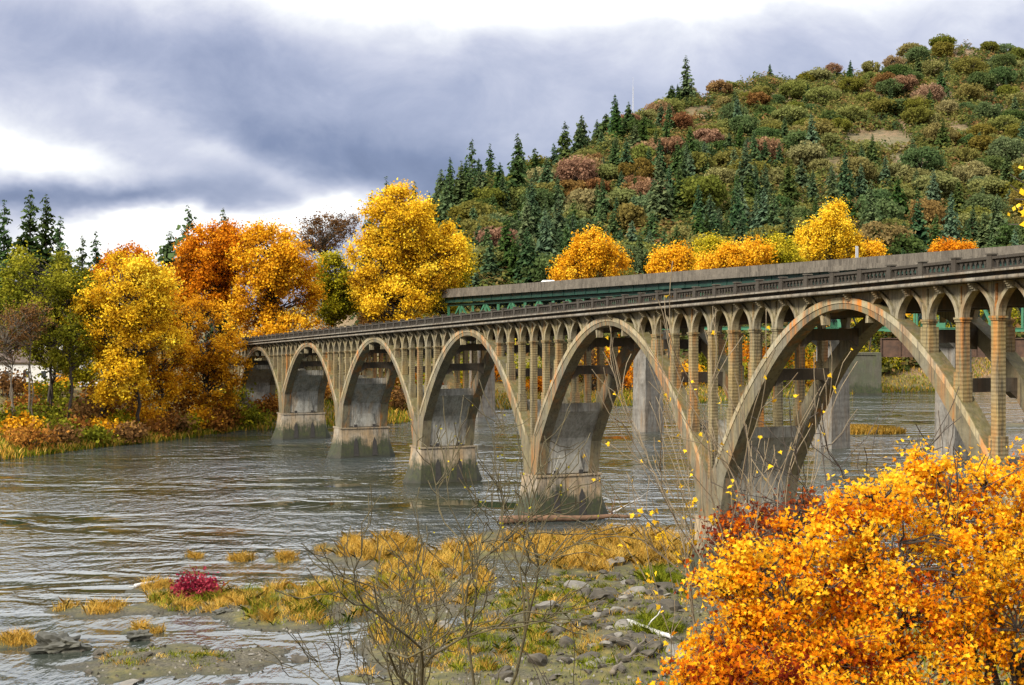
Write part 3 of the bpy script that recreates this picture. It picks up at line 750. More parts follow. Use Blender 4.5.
def broadleaf(name, pos, h, lobes, mat, label, cat='tree', group=None, n_clump=60, per=110, leaf=.45, clump_r=1.3, trunk_r=.35, bark='bark', lean=(0, 0), trunk_top=.8, seed=1, tint_mid=.55, tint_sp=.22, forks=1, low=.25, shell=.45, stretch=.95, base_z=None):
    """lobes: (dx, dy, z, rx, ry, rz) of the crown, relative to the trunk's foot."""
    rng = np.random.default_rng(seed)
    if leaf > .3: leaf *= .60; per = int(per * 2.3); n_clump = int(n_clump * 1.6); clump_r *= .80
    z0 = gz(pos[0], pos[1]) if base_z is None else base_z
    o = empty(name, (pos[0], pos[1], z0 - .1), 0, label, cat, group)
    lob = np.array(lobes, float); vol = lob[:, 3] * lob[:, 4] * lob[:, 5]; vol = vol ** .8 / (vol ** .8).sum()
    cs = []
    for i in range(n_clump):
        l = lob[rng.choice(len(lob), p=vol)]
        d = rng.normal(size=3); d /= np.linalg.norm(d)
        r_ = rng.uniform(shell, 1.0) ** .6
        c = l[:3] + d * l[3:6] * r_ * .92
        cs.append(c)
    cs = np.array(cs)
    tb = MB()
    tips = []
    for k in range(forks):
        ang = rng.uniform(0, 6.28); fr = 0 if k == 0 else rng.uniform(.10, .22) * h * .5
        top = np.array([lean[0] + math.cos(ang) * fr, lean[1] + math.sin(ang) * fr, h * trunk_top])
        f0 = np.array([0, 0, 0]) + (0 if k == 0 else rng.normal(size=3) * np.array([.35, .35, 0]))
        pts = limb(tb, f0, top, trunk_r * (1 if k == 0 else .7), trunk_r * .12, rng, .10, 9, 7); tips.append(np.array(pts))
    for c in cs:
        tp = tips[rng.integers(len(tips))]
        zt = np.clip(c[2] - rng.uniform(.15, .4) * np.hypot(c[0] - lean[0] * .5, c[1] - lean[1] * .5) - .06 * h, low * h * .8, h * trunk_top * .97)
        i = int(np.clip(np.searchsorted(tp[:, 2], zt), 1, len(tp) - 1)); a = tp[i - 1] + (tp[i] - tp[i - 1]) * np.clip((zt - tp[i - 1][2]) / max(1e-6, tp[i][2] - tp[i - 1][2]), 0, 1)
        ln = np.linalg.norm(c - a)
        limb(tb, a, c, min(trunk_r * .42, .030 * ln + .04), .03, rng, .18, 4, 4, .05)
        for q in range(2):
            e = c + rng.normal(size=3) * clump_r * .8
            limb(tb, a + (c - a) * rng.uniform(.5, .9), e, .045, .02, rng, .2, 3, 3)
    tb.build('trunk', M[bark], o, True)
    ct = rng.normal(tint_mid, tint_sp * 1.0, n_clump); cr = clump_r * rng.uniform(.6, 1.35, n_clump)
    idx = np.repeat(np.arange(n_clump), per)
    idx = idx[rng.random(len(idx)) < np.clip(cr[idx] / clump_r, .4, 1.2)]
    off = rng.normal(size=(len(idx), 3)); off /= np.linalg.norm(off, axis=1)[:, None]
    off *= np.minimum(np.abs(rng.normal(0, .72, len(idx))) + .08, 1.35)[:, None] * cr[idx][:, None] * np.array([1.1, 1.1, stretch])
    C = cs[idx] + off
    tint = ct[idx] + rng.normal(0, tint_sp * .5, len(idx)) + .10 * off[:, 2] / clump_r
    outw = off / clump_r * .5
    link('crown', leaf_mesh('crown', C, leaf, mat, rng, tint, .35, 1.35, outw), o)
    return o

def conifer_mesh(name, h, rad, mat, rng, levels=16, arms=8, sub=4, gap=.08, droop=.25, ragged=.25):
    """One conifer as a mesh: trunk spike and whorls of drooping sprays."""
    tb = MB(); tb.tube([(0, 0, -1), (0, 0, h * .5), (0, 0, h * .99)], [h * .014 + .1, h * .009 + .05, .02], 6)
    V = list(tb.v); sizes = [len(f) for f in tb.f]; loops = [i for f in tb.f for i in f]; mi = [1] * len(tb.f); tint = [.5] * len(tb.f)
    for i in range(levels):
        for j in range(max(5, int(arms * (1 - i / levels * .45)))):
            if rng.random() < .10: continue
            u = min(.985, max(0, (i + rng.uniform(-.9, .9)) / levels)); z = h * (gap + (1 - gap) * u)
            rr = rad * (1 - u) ** .72 * (1 if u > .08 else .75) + .25
            a = rng.uniform(0, 6.283); r_ = rr * rng.uniform(1 - ragged * 1.6, 1 + ragged)
            d = np.array([math.cos(a), math.sin(a), 0]); sd_ = np.array([-d[1], d[0], 0])
            for k in range(sub):
                f0, f1 = k / sub * .9, min(1.05, (k + 1.5) / sub)
                dz = lambda f: -droop * r_ * f * f + .10 * r_ * f
                wd = r_ * .27 * (1.25 - f0) * rng.uniform(.7, 1.3) + .14
                tilt = rng.uniform(-1.1, 1.1) * wd
                base = len(V); o = rng.normal(size=3) * .06 * r_
                p0 = d * r_ * f0 + [0, 0, z + dz(f0)]; p1 = d * r_ * f1 + [0, 0, z + dz(f1) - .05 * r_]
                pm_ = (p0 + p1) / 2 + [0, 0, rng.uniform(-.16, .04) * r_]
                V += [tuple(p0 + o), tuple(pm_ + sd_ * wd + [0, 0, tilt] + o), tuple(p1 + o), tuple(pm_ - sd_ * wd - [0, 0, tilt] + o)]
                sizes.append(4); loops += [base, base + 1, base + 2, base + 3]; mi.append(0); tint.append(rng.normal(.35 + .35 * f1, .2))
    return np_mesh(name, V, sizes, loops, None, np.clip(tint, 0, 1), matidx=mi, mats=[mat, M['bark']])

def oak_mesh(name, h, rad, mat, rng, clumps=26, per=34, leaf=1.0, bare=0.0):
    """A small round-crowned hillside tree as one mesh: trunk, limbs and leaf clumps."""
    tb = MB(); tb.tube([(0, 0, -1.5), (.2, .1, h * .3), (.1, .3, h * .7)], [.35, .26, .08], 5)
    cs = []
    for i in range(clumps):
        d = rng.normal(size=3); d /= np.linalg.norm(d); d[2] = d[2] * .75 + .12
        c = np.array([0, 0, h * .60]) + d * np.array([rad, rad, h * .42]) * rng.uniform(.55, 1.0) ** .6; cs.append(c)
        tb.tube([(.1, .1, h * rng.uniform(.2, .5)), tuple(c)], [.12, .04], 3)
    cs = np.array(cs); idx = np.repeat(np.arange(clumps), per)
    off = rng.normal(size=(len(idx), 3)); off /= np.linalg.norm(off, axis=1)[:, None]
    off *= (rng.random(len(idx)) ** .4)[:, None] * rad * .36 * np.array([1.1, 1.1, .8])
    C = cs[idx] + off; n = len(C)
    nrm = rng.normal(size=(n, 3)) * .7 + off / (rad * .36) + np.array([0, 0, .3]); nrm /= np.linalg.norm(nrm, axis=1)[:, None]
    a = np.cross(nrm, rng.normal(size=(n, 3))); a /= np.linalg.norm(a, axis=1)[:, None]; b = np.cross(nrm, a); s = leaf * rng.uniform(.6, 1.3, n)[:, None]
    LV = np.stack([C - a * s * .6, C + b * s * .5, C + a * s * .6, C - b * s * .5], 1).reshape(-1, 3)
    ct = rng.normal(.5, .14, clumps)
    tint = np.clip(ct[idx] + rng.normal(0, .17, n), 0, 1)
    nv = len(tb.v); V = np.concatenate([np.array(tb.v), LV])
    sizes = [len(f) for f in tb.f] + [4] * n; loops = [i for f in tb.f for i in f] + list(range(nv, nv + 4 * n))
    return np_mesh(name, V, sizes, loops, None, np.concatenate([np.full(len(tb.f), .5), tint]), matidx=[1] * len(tb.f) + [0] * n, mats=[mat, M['bark2']])

# --- trees on the far bank, big ones first
def T(x, y, Y): p = at(x, y, Y); return p
def bl(name, x, Y, ytop, lobes_px, mat, label, **kw):
    while river_sd(np.array([(x - 512) * Y / F]), np.array([float(Y)]))[0][0] < (5 if Y > 100 else -99): Y += 2
    """Crown lobes given as (x, y, rx, ry) seen at distance Y; depth is taken equal to the width."""
    X = (x - 512) * Y / F; z0 = gz(X, Y); k = Y / F
    h = CAMZ - (ytop - 322) * k - z0
    lo = [((lx - x) * k, kw.get('dy', 0) + (i % 3 - 1) * .25 * rx * k, CAMZ - (ly - 322) * k - z0, rx * k, rx * k * .9, ry * k) for i, (lx, ly, rx, ry) in enumerate(lobes_px)]
    kw.pop('dy', None)
    return broadleaf(name, (X, Y), h, lo, mat, label, **kw)

G_BANK = 'autumn trees on the far bank'
bl('broadleaf_tree', 52, 228, 238, [(42, 285, 44, 45), (25, 320, 32, 40), (72, 300, 34, 44), (60, 350, 34, 30)], L['olive'], 'tall olive green tree on the far bank before the white building', n_clump=95, per=85, leaf=.5, clump_r=1.9, trunk_r=.32, seed=11, forks=3, group=G_BANK, tint_mid=.6)
bl('broadleaf_tree', 100, 228, 248, [(128, 290, 44, 42), (105, 325, 36, 40), (140, 335, 40, 48), (120, 375, 34, 30), (150, 290, 26, 30)], L['yellow'], 'bright yellow tree with leaning dark trunk on the far bank', n_clump=130, per=110, leaf=.5, clump_r=1.7, trunk_r=.42, lean=(4.5, 0), seed=12, forks=2, group=G_BANK)
bl('broadleaf_tree', 160, 240, 262, [(158, 300, 26, 36), (165, 350, 28, 32), (150, 385, 26, 24)], L['gold'], 'narrow amber tree beside the leaning yellow tree', n_clump=70, per=85, leaf=.5, clump_r=1.6, trunk_r=.28, seed=13, group=G_BANK)
bl('broadleaf_tree', 206, 250, 285, [(205, 335, 34, 42), (212, 385, 36, 32), (225, 360, 26, 30), (185, 375, 22, 30)], L['gold'], 'sparse amber tree with bare twigs showing beside the bridge end', n_clump=110, per=58, leaf=.5, clump_r=1.5, trunk_r=.28, seed=14, tint_mid=.35, group=G_BANK, forks=3)
bl('broadleaf_tree', 215, 285, 214, [(215, 255, 34, 36), (205, 285, 32, 34), (232, 250, 28, 32), (196, 262, 22, 24)], L['orange'], 'rust orange broad tree behind the amber tree', n_clump=110, per=100, leaf=.6, clump_r=2.1, trunk_r=.4, seed=15, group=G_BANK)
bl('broadleaf_tree', 272, 282, 222, [(272, 258, 42, 36), (255, 295, 34, 34), (290, 290, 32, 38), (262, 330, 30, 28), (295, 330, 26, 24)], L['gold'], 'large golden orange tree over the far end of the bridge', n_clump=140, per=105, leaf=.6, clump_r=2.1, trunk_r=.45, seed=16, group=G_BANK, tint_mid=.55)
bl('broadleaf_tree', 332, 305, 248, [(335, 275, 24, 26), (328, 300, 26, 26), (345, 295, 22, 26)], L['ygreen'], 'yellowish green tree between the golden and the tall yellow tree', n_clump=70, per=90, leaf=.6, clump_r=2.0, trunk_r=.35, seed=17, group=G_BANK, tint_mid=.35)
bl('broadleaf_tree', 400, 292, 186, [(400, 225, 40, 40), (380, 265, 40, 40), (425, 265, 42, 36), (398, 300, 46, 28), (445, 248, 24, 28), (402, 200, 20, 16)], L['yellow'], 'tallest yellow tree rising behind the bridge railing', n_clump=190, per=115, leaf=.6, clump_r=2.1, trunk_r=.5, seed=18, group=G_BANK, tint_mid=.5)
bl('broadleaf_tree', 448, 300, 222, [(448, 262, 26, 34), (440, 295, 26, 22)], L['ygreen'], 'lime yellow tree against the side of the tallest yellow tree', n_clump=70, per=90, leaf=.6, clump_r=2.0, trunk_r=.35, seed=19, group=G_BANK, tint_mid=.75)
bl('broadleaf_tree', 325, 330, 208, [(325, 232, 28, 20), (345, 225, 16, 16), (310, 240, 20, 14)], L['brown'], 'thin brown nearly bare tree behind the golden trees', n_clump=60, per=30, leaf=.5, clump_r=2.0, trunk_r=.3, seed=20, bark='bark2', group=G_BANK, tint_mid=.3)
bl('broadleaf_tree', 128, 300, 240, [(128, 262, 22, 20), (110, 280, 24, 22)], L['orange'], 'orange brown treetop showing over the leaning yellow tree', n_clump=50, per=70, leaf=.6, clump_r=2.0, trunk_r=.3, seed=21, group=G_BANK, tint_mid=.45)
bl('broadleaf_tree', 12, 216, 320, [(12, 330, 26, 30), (-10, 335, 26, 30)], L['brown'], 'grey brown half bare tree at the water in front of the building', n_clump=46, per=18, leaf=.35, clump_r=1.6, trunk_r=.2, seed=22, bark='bark2', forks=3, group=G_BANK, tint_mid=.4)
bl('broadleaf_tree', 70, 246, 300, [(70, 340, 26, 34), (85, 360, 22, 26)], L['ygreen'], 'slim yellow green tree behind the olive tree', n_clump=60, per=50, leaf=.45, clump_r=1.5, trunk_r=.22, seed=23, forks=2, group=G_BANK, tint_mid=.4)
bl('broadleaf_tree', 300, 286, 318, [(300, 345, 20, 16), (318, 340, 16, 14)], L['orange'], 'small orange tree below the golden tree behind the arches', n_clump=36, per=70, leaf=.5, clump_r=1.5, trunk_r=.2, seed=24, group=G_BANK)
bl('broadleaf_tree', 372, 330, 250, [(365, 300, 30, 24), (380, 320, 26, 20)], L['brown'], 'russet tree below the tall yellow tree beyond the railing', n_clump=60, per=70, leaf=.5, clump_r=1.9, trunk_r=.25, seed=25, group=G_BANK, tint_mid=.7)

bl('slim_tree', 70, 224, 300, [(64, 330, 20, 26), (78, 345, 18, 22)], L['olive'], 'slim dark trunked tree with thin olive leaves before the pale houses', n_clump=26, per=40, leaf=.45, clump_r=1.3, trunk_r=.30, seed=31, group=G_BANK, trunk_top=.95)
bl('slim_tree', 139, 232, 300, [(136, 325, 22, 28), (145, 350, 16, 20)], L['gold'], 'slim dark trunked tree with amber leaves right of the leaning yellow tree', n_clump=30, per=40, leaf=.45, clump_r=1.3, trunk_r=.34, seed=32, group=G_BANK, trunk_top=.95)
bl('slim_tree', 30, 218, 310, [(24, 325, 24, 24), (38, 318, 18, 20)], L['brown'], 'slim grey brown tree with few leaves before the long white house', n_clump=30, per=22, leaf=.4, clump_r=1.3, trunk_r=.22, seed=33, group=G_BANK, trunk_top=.95, bark='bark2', forks=2)
G_HW = 'yellow trees beyond the highway bridge'
for i, (x, Y, yt, lob, mt, lab) in enumerate([
    (592, 345, 228, [(592, 252, 24, 22), (572, 268, 22, 20), (612, 265, 20, 22), (558, 280, 14, 12)], 'gold', 'broad orange yellow tree just above the highway parapet near the white car roof'),
    (668, 340, 246, [(660, 268, 12, 18), (678, 262, 14, 18), (670, 285, 22, 14)], 'gold', 'twin topped orange yellow tree above the parapet'),
    (735, 335, 240, [(735, 260, 28, 16), (755, 255, 18, 16), (712, 268, 18, 14)], 'gold', 'low golden tree behind the middle of the highway parapet'),
    (712, 365, 232, [(712, 255, 22, 20), (700, 270, 18, 20)], 'ygreen', 'olive yellow tree behind the low golden tree'),
    (775, 350, 232, [(775, 255, 22, 20), (790, 265, 18, 18)], 'ygreen', 'dull yellow tree beside the narrow white sign'),
    (826, 335, 202, [(830, 228, 20, 24), (812, 248, 20, 22), (846, 245, 18, 22), (836, 215, 12, 14)], 'yellow', 'tall lemon yellow tree behind the narrow white sign'),
    (870, 345, 236, [(870, 255, 14, 14), (860, 262, 12, 12)], 'gold', 'small orange tree beside the tall lemon yellow tree'),
    (945, 345, 244, [(945, 252, 18, 7), (965, 252, 12, 6)], 'orange', 'low orange shrubby tree peeping over the parapet')]):
    bl('broadleaf_tree', x, Y, yt, lob, L[mt], lab, n_clump=34 + 14 * len(lob), per=105, leaf=.62, clump_r=1.8, trunk_r=.3, seed=40 + i, group=G_HW, tint_mid=.62, shell=.25, stretch=1.5)

# near tree whose branch enters the frame at its side
bl('maple_sapling', 1078, 48, 120, [(1040, 188, 34, 34), (1064, 150, 32, 34), (1080, 205, 34, 40)], L['yellow'], 'thin yellow maple whose leafy branch hangs at the frame edge beside the bridge rail', n_clump=60, per=30, leaf=.16, clump_r=.42, trunk_r=.07, seed=55, tint_mid=.75)

# conifers of the far bank
G_CON = 'dark conifers behind the far bank trees'
for i, (x, Y, yt, rad, lab) in enumerate([
    (4, 330, 198, 5.6, 'ragged dark conifer at the frame edge above the olive tree'), (30, 335, 188, 7.0, 'tallest dark conifer above the olive tree'), (46, 340, 192, 6.2, 'dark conifer close beside the tallest one above the olive tree'),
    (60, 335, 214, 5.4, 'shorter dark conifer above the olive tree'), (96, 345, 230, 4.4, 'small dark conifer top above the leaning yellow tree'), (82, 350, 234, 4.4, 'small pointed conifer top behind the olive and yellow trees'),
    (188, 330, 203, 6.4, 'lone open branched conifer between the leaning yellow and rust orange trees'), (170, 335, 230, 7.0, 'dense low conifer below the lone open branched one'), (224, 350, 206, 5.0, 'thin conifer top behind the rust orange tree'),
    (386, 380, 174, 6.4, 'conifer tip behind the tallest yellow tree'), (372, 385, 188, 6.0, 'lower conifer tip beside the tallest yellow tree')]):
    X = (x - 512) * Y / F; z0 = gz(X, Y); h = CAMZ - (yt - 322) * Y / F - z0
    o = empty('conifer', (X, Y, z0), 0, lab, 'tree', G_CON)
    rg = np.random.default_rng(70 + i)
    me = conifer_mesh('conifer', h, rad, L['conifer'], rg, 24 if i == 6 else 34, 9 if i == 6 else 13, 5, .25 if i == 6 else .10, .34, .40)
    me.polygons.foreach_get
    link('crown', me, o)

# --- hillside: single trees, densest where the photograph has them
GZC = {}
var_con = [conifer_mesh('conifer', 1.0 * h, r_, L[m_], np.random.default_rng(100 + i), 24, 16, 4, .04, .34, .34) for i, (h, r_, m_) in enumerate([(30, 6.6, 'conifer'), (26, 6.4, 'conifer'), (33, 6.8, 'conifer2'), (24, 6.2, 'conifer2'), (36, 7.2, 'conifer')])]
var_oak = {k: [oak_mesh('oak', h, r_, L[k], np.random.default_rng(200 + 10 * j + i), 46, 78, .90) for i, (h, r_) in enumerate([(12.5, 7.4), (11, 6.4), (14, 7.8)])] for j, k in enumerate(('oak', 'oak2', 'oak3', 'oak4'))}
rg = np.random.default_rng(5)
placed = []
def hill_place(x, t):                         # x = bearing, t = way up the slope
    dist = float(np.interp(x, RX, RD)); Y = 400 + t * (dist - 400); return (x - 512) * Y / F, Y
BARE = [(880, 140, 50, 15), (912, 162, 34, 15), (700, 112, 28, 9), (840, 165, 16, 14), (735, 118, 20, 8), (995, 112, 20, 7), (960, 130, 14, 8), (610, 205, 14, 7)]
OKC = {'oak': ('olive green round oak on the hillside', 'olive oaks on the hillside'), 'oak2': ('deep green rounded tree on the hillside', 'deep green round trees on the hillside'),
       'oak3': ('rusty brown round tree on the hillside', 'rusty brown trees on the hillside'), 'oak4': ('ochre brown round tree on the hillside', 'ochre trees on the hillside')}
cand = []
for _ in range(12500):
    x = rg.uniform(405, 1060); t_ = rg.uniform(0, 1.02) ** 1.0
    cand.append((x, t_))
cand = np.array(cand)
X_ = np.array([hill_place(a, b)[0] for a, b in cand]); Y_ = np.array([hill_place(a, b)[1] for a, b in cand])
Z_, SD_ = gzs(X_, Y_)
PY_ = 322 - (Z_ - CAMZ) * F / Y_
n_con = n_oak = 0
for i in range(len(cand)):
    x, t_ = cand[i]; X, Y, Z, y = X_[i], Y_[i], Z_[i], PY_[i]
    if SD_[i] < 6 or y > 300: continue
    pc = .10
    if y > 165 + (x - 620) * .0: pc = .17
    if y > 205: pc = .34
    if 650 < x < 800 and 165 < y < 265: pc = .48
    if 820 < x < 900 and y > 150: pc = .25
    if x < 640 and t_ > .8: pc = .5
    if 640 < x < 1060 and y < 135: pc = .06 + .25 * (940 < x and y > 80)
    if 480 < x < 640 and 165 < y < 240: pc = .30
    con = rg.random() < pc
    if any(((x - bx) / rx) ** 2 + ((y - 4 - by) / ry) ** 2 < 1 for bx, by, rx, ry in BARE): continue
    dmin = 8.2 if con else 10.6
    if placed and min((x - q[0]) ** 2 + (1.7 * (y - q[1])) ** 2 for q in placed) < dmin ** 2: continue
    if con and n_con >= 270 or (not con and n_oak >= 296): continue
    placed.append((x, y))
    if con:
        n_con += 1; me = var_con[rg.integers(5)]; s_ = rg.uniform(.42, .78) * (.8 if y < 130 else 1.0)
        up = 'conifer standing on the ridge line' if t_ > .9 else 'dark green conifer on the hillside'
        o = link('conifer', me); tag(o, up, 'tree', 'conifers on the ridge' if t_ > .9 else 'conifers on the hillside')
    else:
        n_oak += 1
        pr_ = [.50, .22, .08, .20]
        if 560 < x < 720 and 110 < y < 215: pr_ = [.32, .10, .33, .25]
        if x > 900: pr_ = [.42, .34, .07, .17]
        k = ('oak', 'oak2', 'oak3', 'oak4')[rg.choice(4, p=pr_)]
        me = var_oak[k][rg.integers(3)]; s_ = rg.uniform(.55, 1.1)
        o = link('oak', me); tag(o, OKC[k][0], 'tree', OKC[k][1])
    o.location = (X, Y, Z - .3); o.rotation_euler = (0, 0, rg.uniform(0, 6.28)); o.scale = (s_ * rg.uniform(.9, 1.1), s_, s_ * rg.uniform(.88, 1.15))
print('hill trees', n_con, n_oak)
# tall trees that stand out on the skyline
for x, Y, ytop, r_, lab in [(686, 815, 54, 6, 'tallest ragged conifer on the hill skyline'), (672, 812, 84, 6, 'short broken topped conifer beside the tallest skyline conifer'), (472, 600, 136, 5, 'tall conifer at the low end of the ridge'),
                            (490, 610, 142, 5, 'second tall conifer at the low end of the ridge'), (565, 690, 120, 5.5, 'pointed conifer halfway up the ridge line'), (582, 700, 114, 5.5, 'slim conifer next to the pointed one halfway up the ridge'),
                            (441, 575, 168, 5, 'dark bushy conifer where the ridge meets the yellow tree'), (606, 740, 112, 6, 'conifer below the start of the oak covered ridge'), (520, 640, 138, 4.6, 'thin conifer in the dip of the ridge'), (535, 650, 146, 5, 'broad conifer in the dip of the ridge')]:
    X = (x - 512) * Y / F; z0 = gz(X, Y); h = max(14, CAMZ - (ytop - 322) * Y / F - z0)
    o = link('conifer', conifer_mesh('conifer', h, r_, L['conifer'], np.random.default_rng(int(x)), 26, 13, 4, .05 if x != 686 else .12, .34, .42)); o.location = (X, Y, z0 - .3); tag(o, lab, 'tree', 'skyline conifers')
# low scrub over the open ground of the hill
bare_ = np.zeros(len(cand), bool)
for bx, by, rx, ry in BARE: bare_ |= ((cand[:, 0] - bx) / rx) ** 2 + ((PY_ - 2 - by) / ry) ** 2 < .55
sel = rg.permutation(np.nonzero(~bare_)[0])[:10500]
cx_, cy_, cz_ = X_[sel], Y_[sel], Z_[sel]; ok = SD_[sel] > 8
base = np.stack([cx_, cy_, cz_], 1)[ok]; per = 52
big_ = np.repeat(np.clip(rg.normal(.9, .35, len(base)), .35, 1.7), per)[:, None]; od_ = rg.normal(size=(len(base) * per, 3)); od_ /= np.linalg.norm(od_, axis=1)[:, None]; od_[:, 2] = np.abs(od_[:, 2]) * 1.25 - .1
C = np.repeat(base, per, 0) + od_ * big_ * np.array([3.6, 3.6, 4.6]) * rg.uniform(.75, 1.05, len(od_))[:, None]
tint = np.repeat(np.clip(rg.normal(.45, .25, len(base)), 0, 1), per) + rg.normal(0, .10, len(C))
tag(link('scrub', leaf_mesh('scrub', C, 1.05, leaf_mat('scrub_leaves', [(0, (.045, .07, .03)), (.3, (.10, .12, .03)), (.55, (.17, .165, .04)), (.75, (.20, .145, .05)), (1, (.25, .13, .05))], .4), rg, tint, .4, 1.5, od_ * 1.2)), 'mixed olive and rusty scrub filling the hillside between the trees', 'scrub', None, 'stuff')

# --- shrubs along the banks
def shrub(name, pos, r_, h, mat, label, cat, group, seed, n=900, leaf=.3, z=None, bark='bark'):
    rng = np.random.default_rng(seed); z0 = gz(*pos) if z is None else z
    o = empty(name, (pos[0], pos[1], z0 - .05), 0, label, cat, group)
    tb = MB(); nc = 14; cs = []
    for i in range(nc):
        a = rng.uniform(0, 6.28); rr = r_ * rng.uniform(.1, .85); c = np.array([math.cos(a) * rr, math.sin(a) * rr, h * rng.uniform(.3, .85) * (1 - .4 * rr / r_)])
        cs.append(c); limb(tb, (rng.normal() * .12 * r_, rng.normal() * .12 * r_, 0), c * 1.08, .03 + .012 * h, .01, rng, .15, 4, 4)
    tb.build('stems', M[bark], o, True)
    cs = np.array(cs); idx = rng.integers(nc, size=n); off = rng.normal(size=(n, 3)) * np.array([.26 * r_, .26 * r_, .2 * h])
    C = cs[idx] + off; C[:, 2] = np.abs(C[:, 2])
    ct = rng.normal(.5, .2, nc)
    link('foliage', leaf_mesh('foliage', C, leaf, mat, rng, ct[idx] + rng.normal(0, .2, n), .4, 1.4), o)
    return o
SHL = {'orange': 'orange leaved', 'gold': 'golden', 'olive': 'dark olive', 'ygreen': 'yellow green', 'brown': 'russet brown', 'yellow': 'yellow', 'redmaple': 'dark red'}
k = 0
for x, y, Y, r_px, h_px, mt in [
    (30, 455, 206, 34, 34, 'orange'), (62, 452, 208, 30, 26, 'brown'), (95, 440, 214, 26, 24, 'olive'), (128, 436, 220, 28, 26, 'brown'), (160, 432, 226, 24, 28, 'orange'), (150, 424, 236, 30, 34, 'gold'), (190, 430, 232, 22, 24, 'ygreen'),
    (215, 426, 240, 24, 28, 'orange'), (238, 422, 246, 24, 26, 'ygreen'), (252, 416, 254, 22, 24, 'olive'), (270, 412, 262, 22, 24, 'orange'), (40, 425, 222, 36, 34, 'olive'), (80, 420, 228, 34, 36, 'brown'), (112, 415, 236, 30, 40, 'orange'),
    (10, 430, 216, 30, 38, 'olive'), (135, 408, 246, 30, 40, 'brown'), (180, 412, 246, 28, 40, 'orange'), (205, 405, 256, 30, 44, 'gold'), (232, 402, 262, 24, 40, 'olive'), (5, 405, 240, 30, 34, 'brown'), (50, 400, 246, 30, 28, 'olive'),
    (98, 400, 250, 26, 26, 'orange'), (66, 396, 254, 24, 20, 'gold'), (290, 405, 272, 26, 30, 'ygreen'), (320, 402, 276, 24, 28, 'orange'), (262, 395, 276, 26, 36, 'olive'), (345, 405, 278, 22, 24, 'gold'), (375, 408, 280, 22, 28, 'orange'),
    (398, 405, 285, 20, 30, 'brown'), (20, 440, 214, 30, 26, 'gold'), (55, 436, 216, 30, 26, 'olive'), (78, 432, 220, 26, 24, 'orange'), (105, 428, 226, 28, 22, 'gold'), (28, 412, 230, 30, 26, 'orange'), (62, 410, 234, 30, 24, 'olive'), (92, 408, 238, 28, 22, 'brown'), (120, 420, 230, 24, 24, 'ygreen'), (172, 424, 236, 24, 26, 'brown'), (200, 420, 244, 24, 26, 'gold'), (225, 414, 250, 24, 28, 'orange'), (12, 395, 250, 26, 14, 'orange'), (40, 392, 250, 26, 12, 'gold'), (310, 380, 292, 30, 40, 'olive'), (350, 378, 300, 30, 44, 'brown'), (390, 380, 306, 28, 46, 'olive')]:
    X = (x - 512) * Y / F; s_ = Y / F
    sd1, _f = river_sd(np.array([X]), np.array([float(Y)]))
    YY = Y
    while sd1[0] < 1.2 and YY < 330:
        YY += 2; X = (x - 512) * YY / F; sd1, _f = river_sd(np.array([X]), np.array([float(YY)]))
    shrub('shrub', (X, YY), r_px * s_ * .75, h_px * s_ * .8, L['rust' if mt == 'orange' else mt], f'{SHL[mt]} shrub in the thicket of the far bank', 'shrub', f'{SHL[mt]} shrubs on the far bank', 300 + k, 700, .42); k += 1
for i in range(64):                            # the bank under the highway bridge and beyond the arches
    u = i / 63; x = 415 + u * 640 + rg.uniform(-8, 8)
    Y = np.interp(x, [415, 455, 500, 600, 715, 880, 1060], [284, 318, 322, 330, 350, 392, 425]) + rg.uniform(3, 34)
    mt = ('orange', 'olive', 'ygreen', 'gold', 'brown', 'olive', 'ygreen')[rg.integers(7)]
    if 630 < x < 700 and rg.random() < .6: mt = 'gold'
    X = (x - 512) * Y / F
    if river_sd(np.array([X]), np.array([Y]))[0][0] < 1.0: continue
    shrub('shrub', (X, Y), rg.uniform(3, 6), rg.uniform(3.5, 11), L[mt], f'{SHL[mt]} shrub on the bank seen under the bridges', 'shrub', f'{SHL[mt]} shrubs under the bridges', 400 + i, 800, .55)

# red shrub among the grass of the sandbar
pr = onwater(198, 598, .15)
shrub('red_shrub', (pr[0], pr[1]), 1.5, 1.75, L['crimson'], 'crimson leaved shrub among the grass tufts in the water', 'shrub', None, 501, 1500, .17, .1)

# --- grass
def grass(name, pts, hmin, hmax, mat, label, rng, width=.05, tint_mid=.6, sp=.25, lean=.35):
    n = len(pts); h = rng.uniform(hmin, hmax, n)[:, None]; a = rng.uniform(0, 6.283, n); d = np.stack([np.cos(a), np.sin(a), np.zeros(n)], 1)
    ln = d * h * rng.uniform(.05, lean, n)[:, None] * 1.4; sdv = np.stack([-np.sin(a), np.cos(a), np.zeros(n)], 1) * width * rng.uniform(.6, 1.4, n)[:, None]
    sdv = rng.normal(size=(n, 3)) * np.array([1, 1, 0]); sdv /= np.linalg.norm(sdv, axis=1)[:, None]; sdv *= width * rng.uniform(.5, 1.4, n)[:, None]
    up = np.array([0, 0, 1.0])
    V = np.stack([pts - sdv, pts + sdv, pts + ln * .45 + up * h * .62 + sdv * .7, pts + ln * 1.3 + up * h, pts + ln * .45 + up * h * .62 - sdv * .7], 1).reshape(-1, 3)
    low = np.asarray(tint_mid)
    return tag(link(name, np_mesh(name, V, np.full(n, 5), np.arange(5 * n), mat, np.clip(low + rng.normal(0, sp, n), 0, 1))), label, 'grass', None, 'stuff')
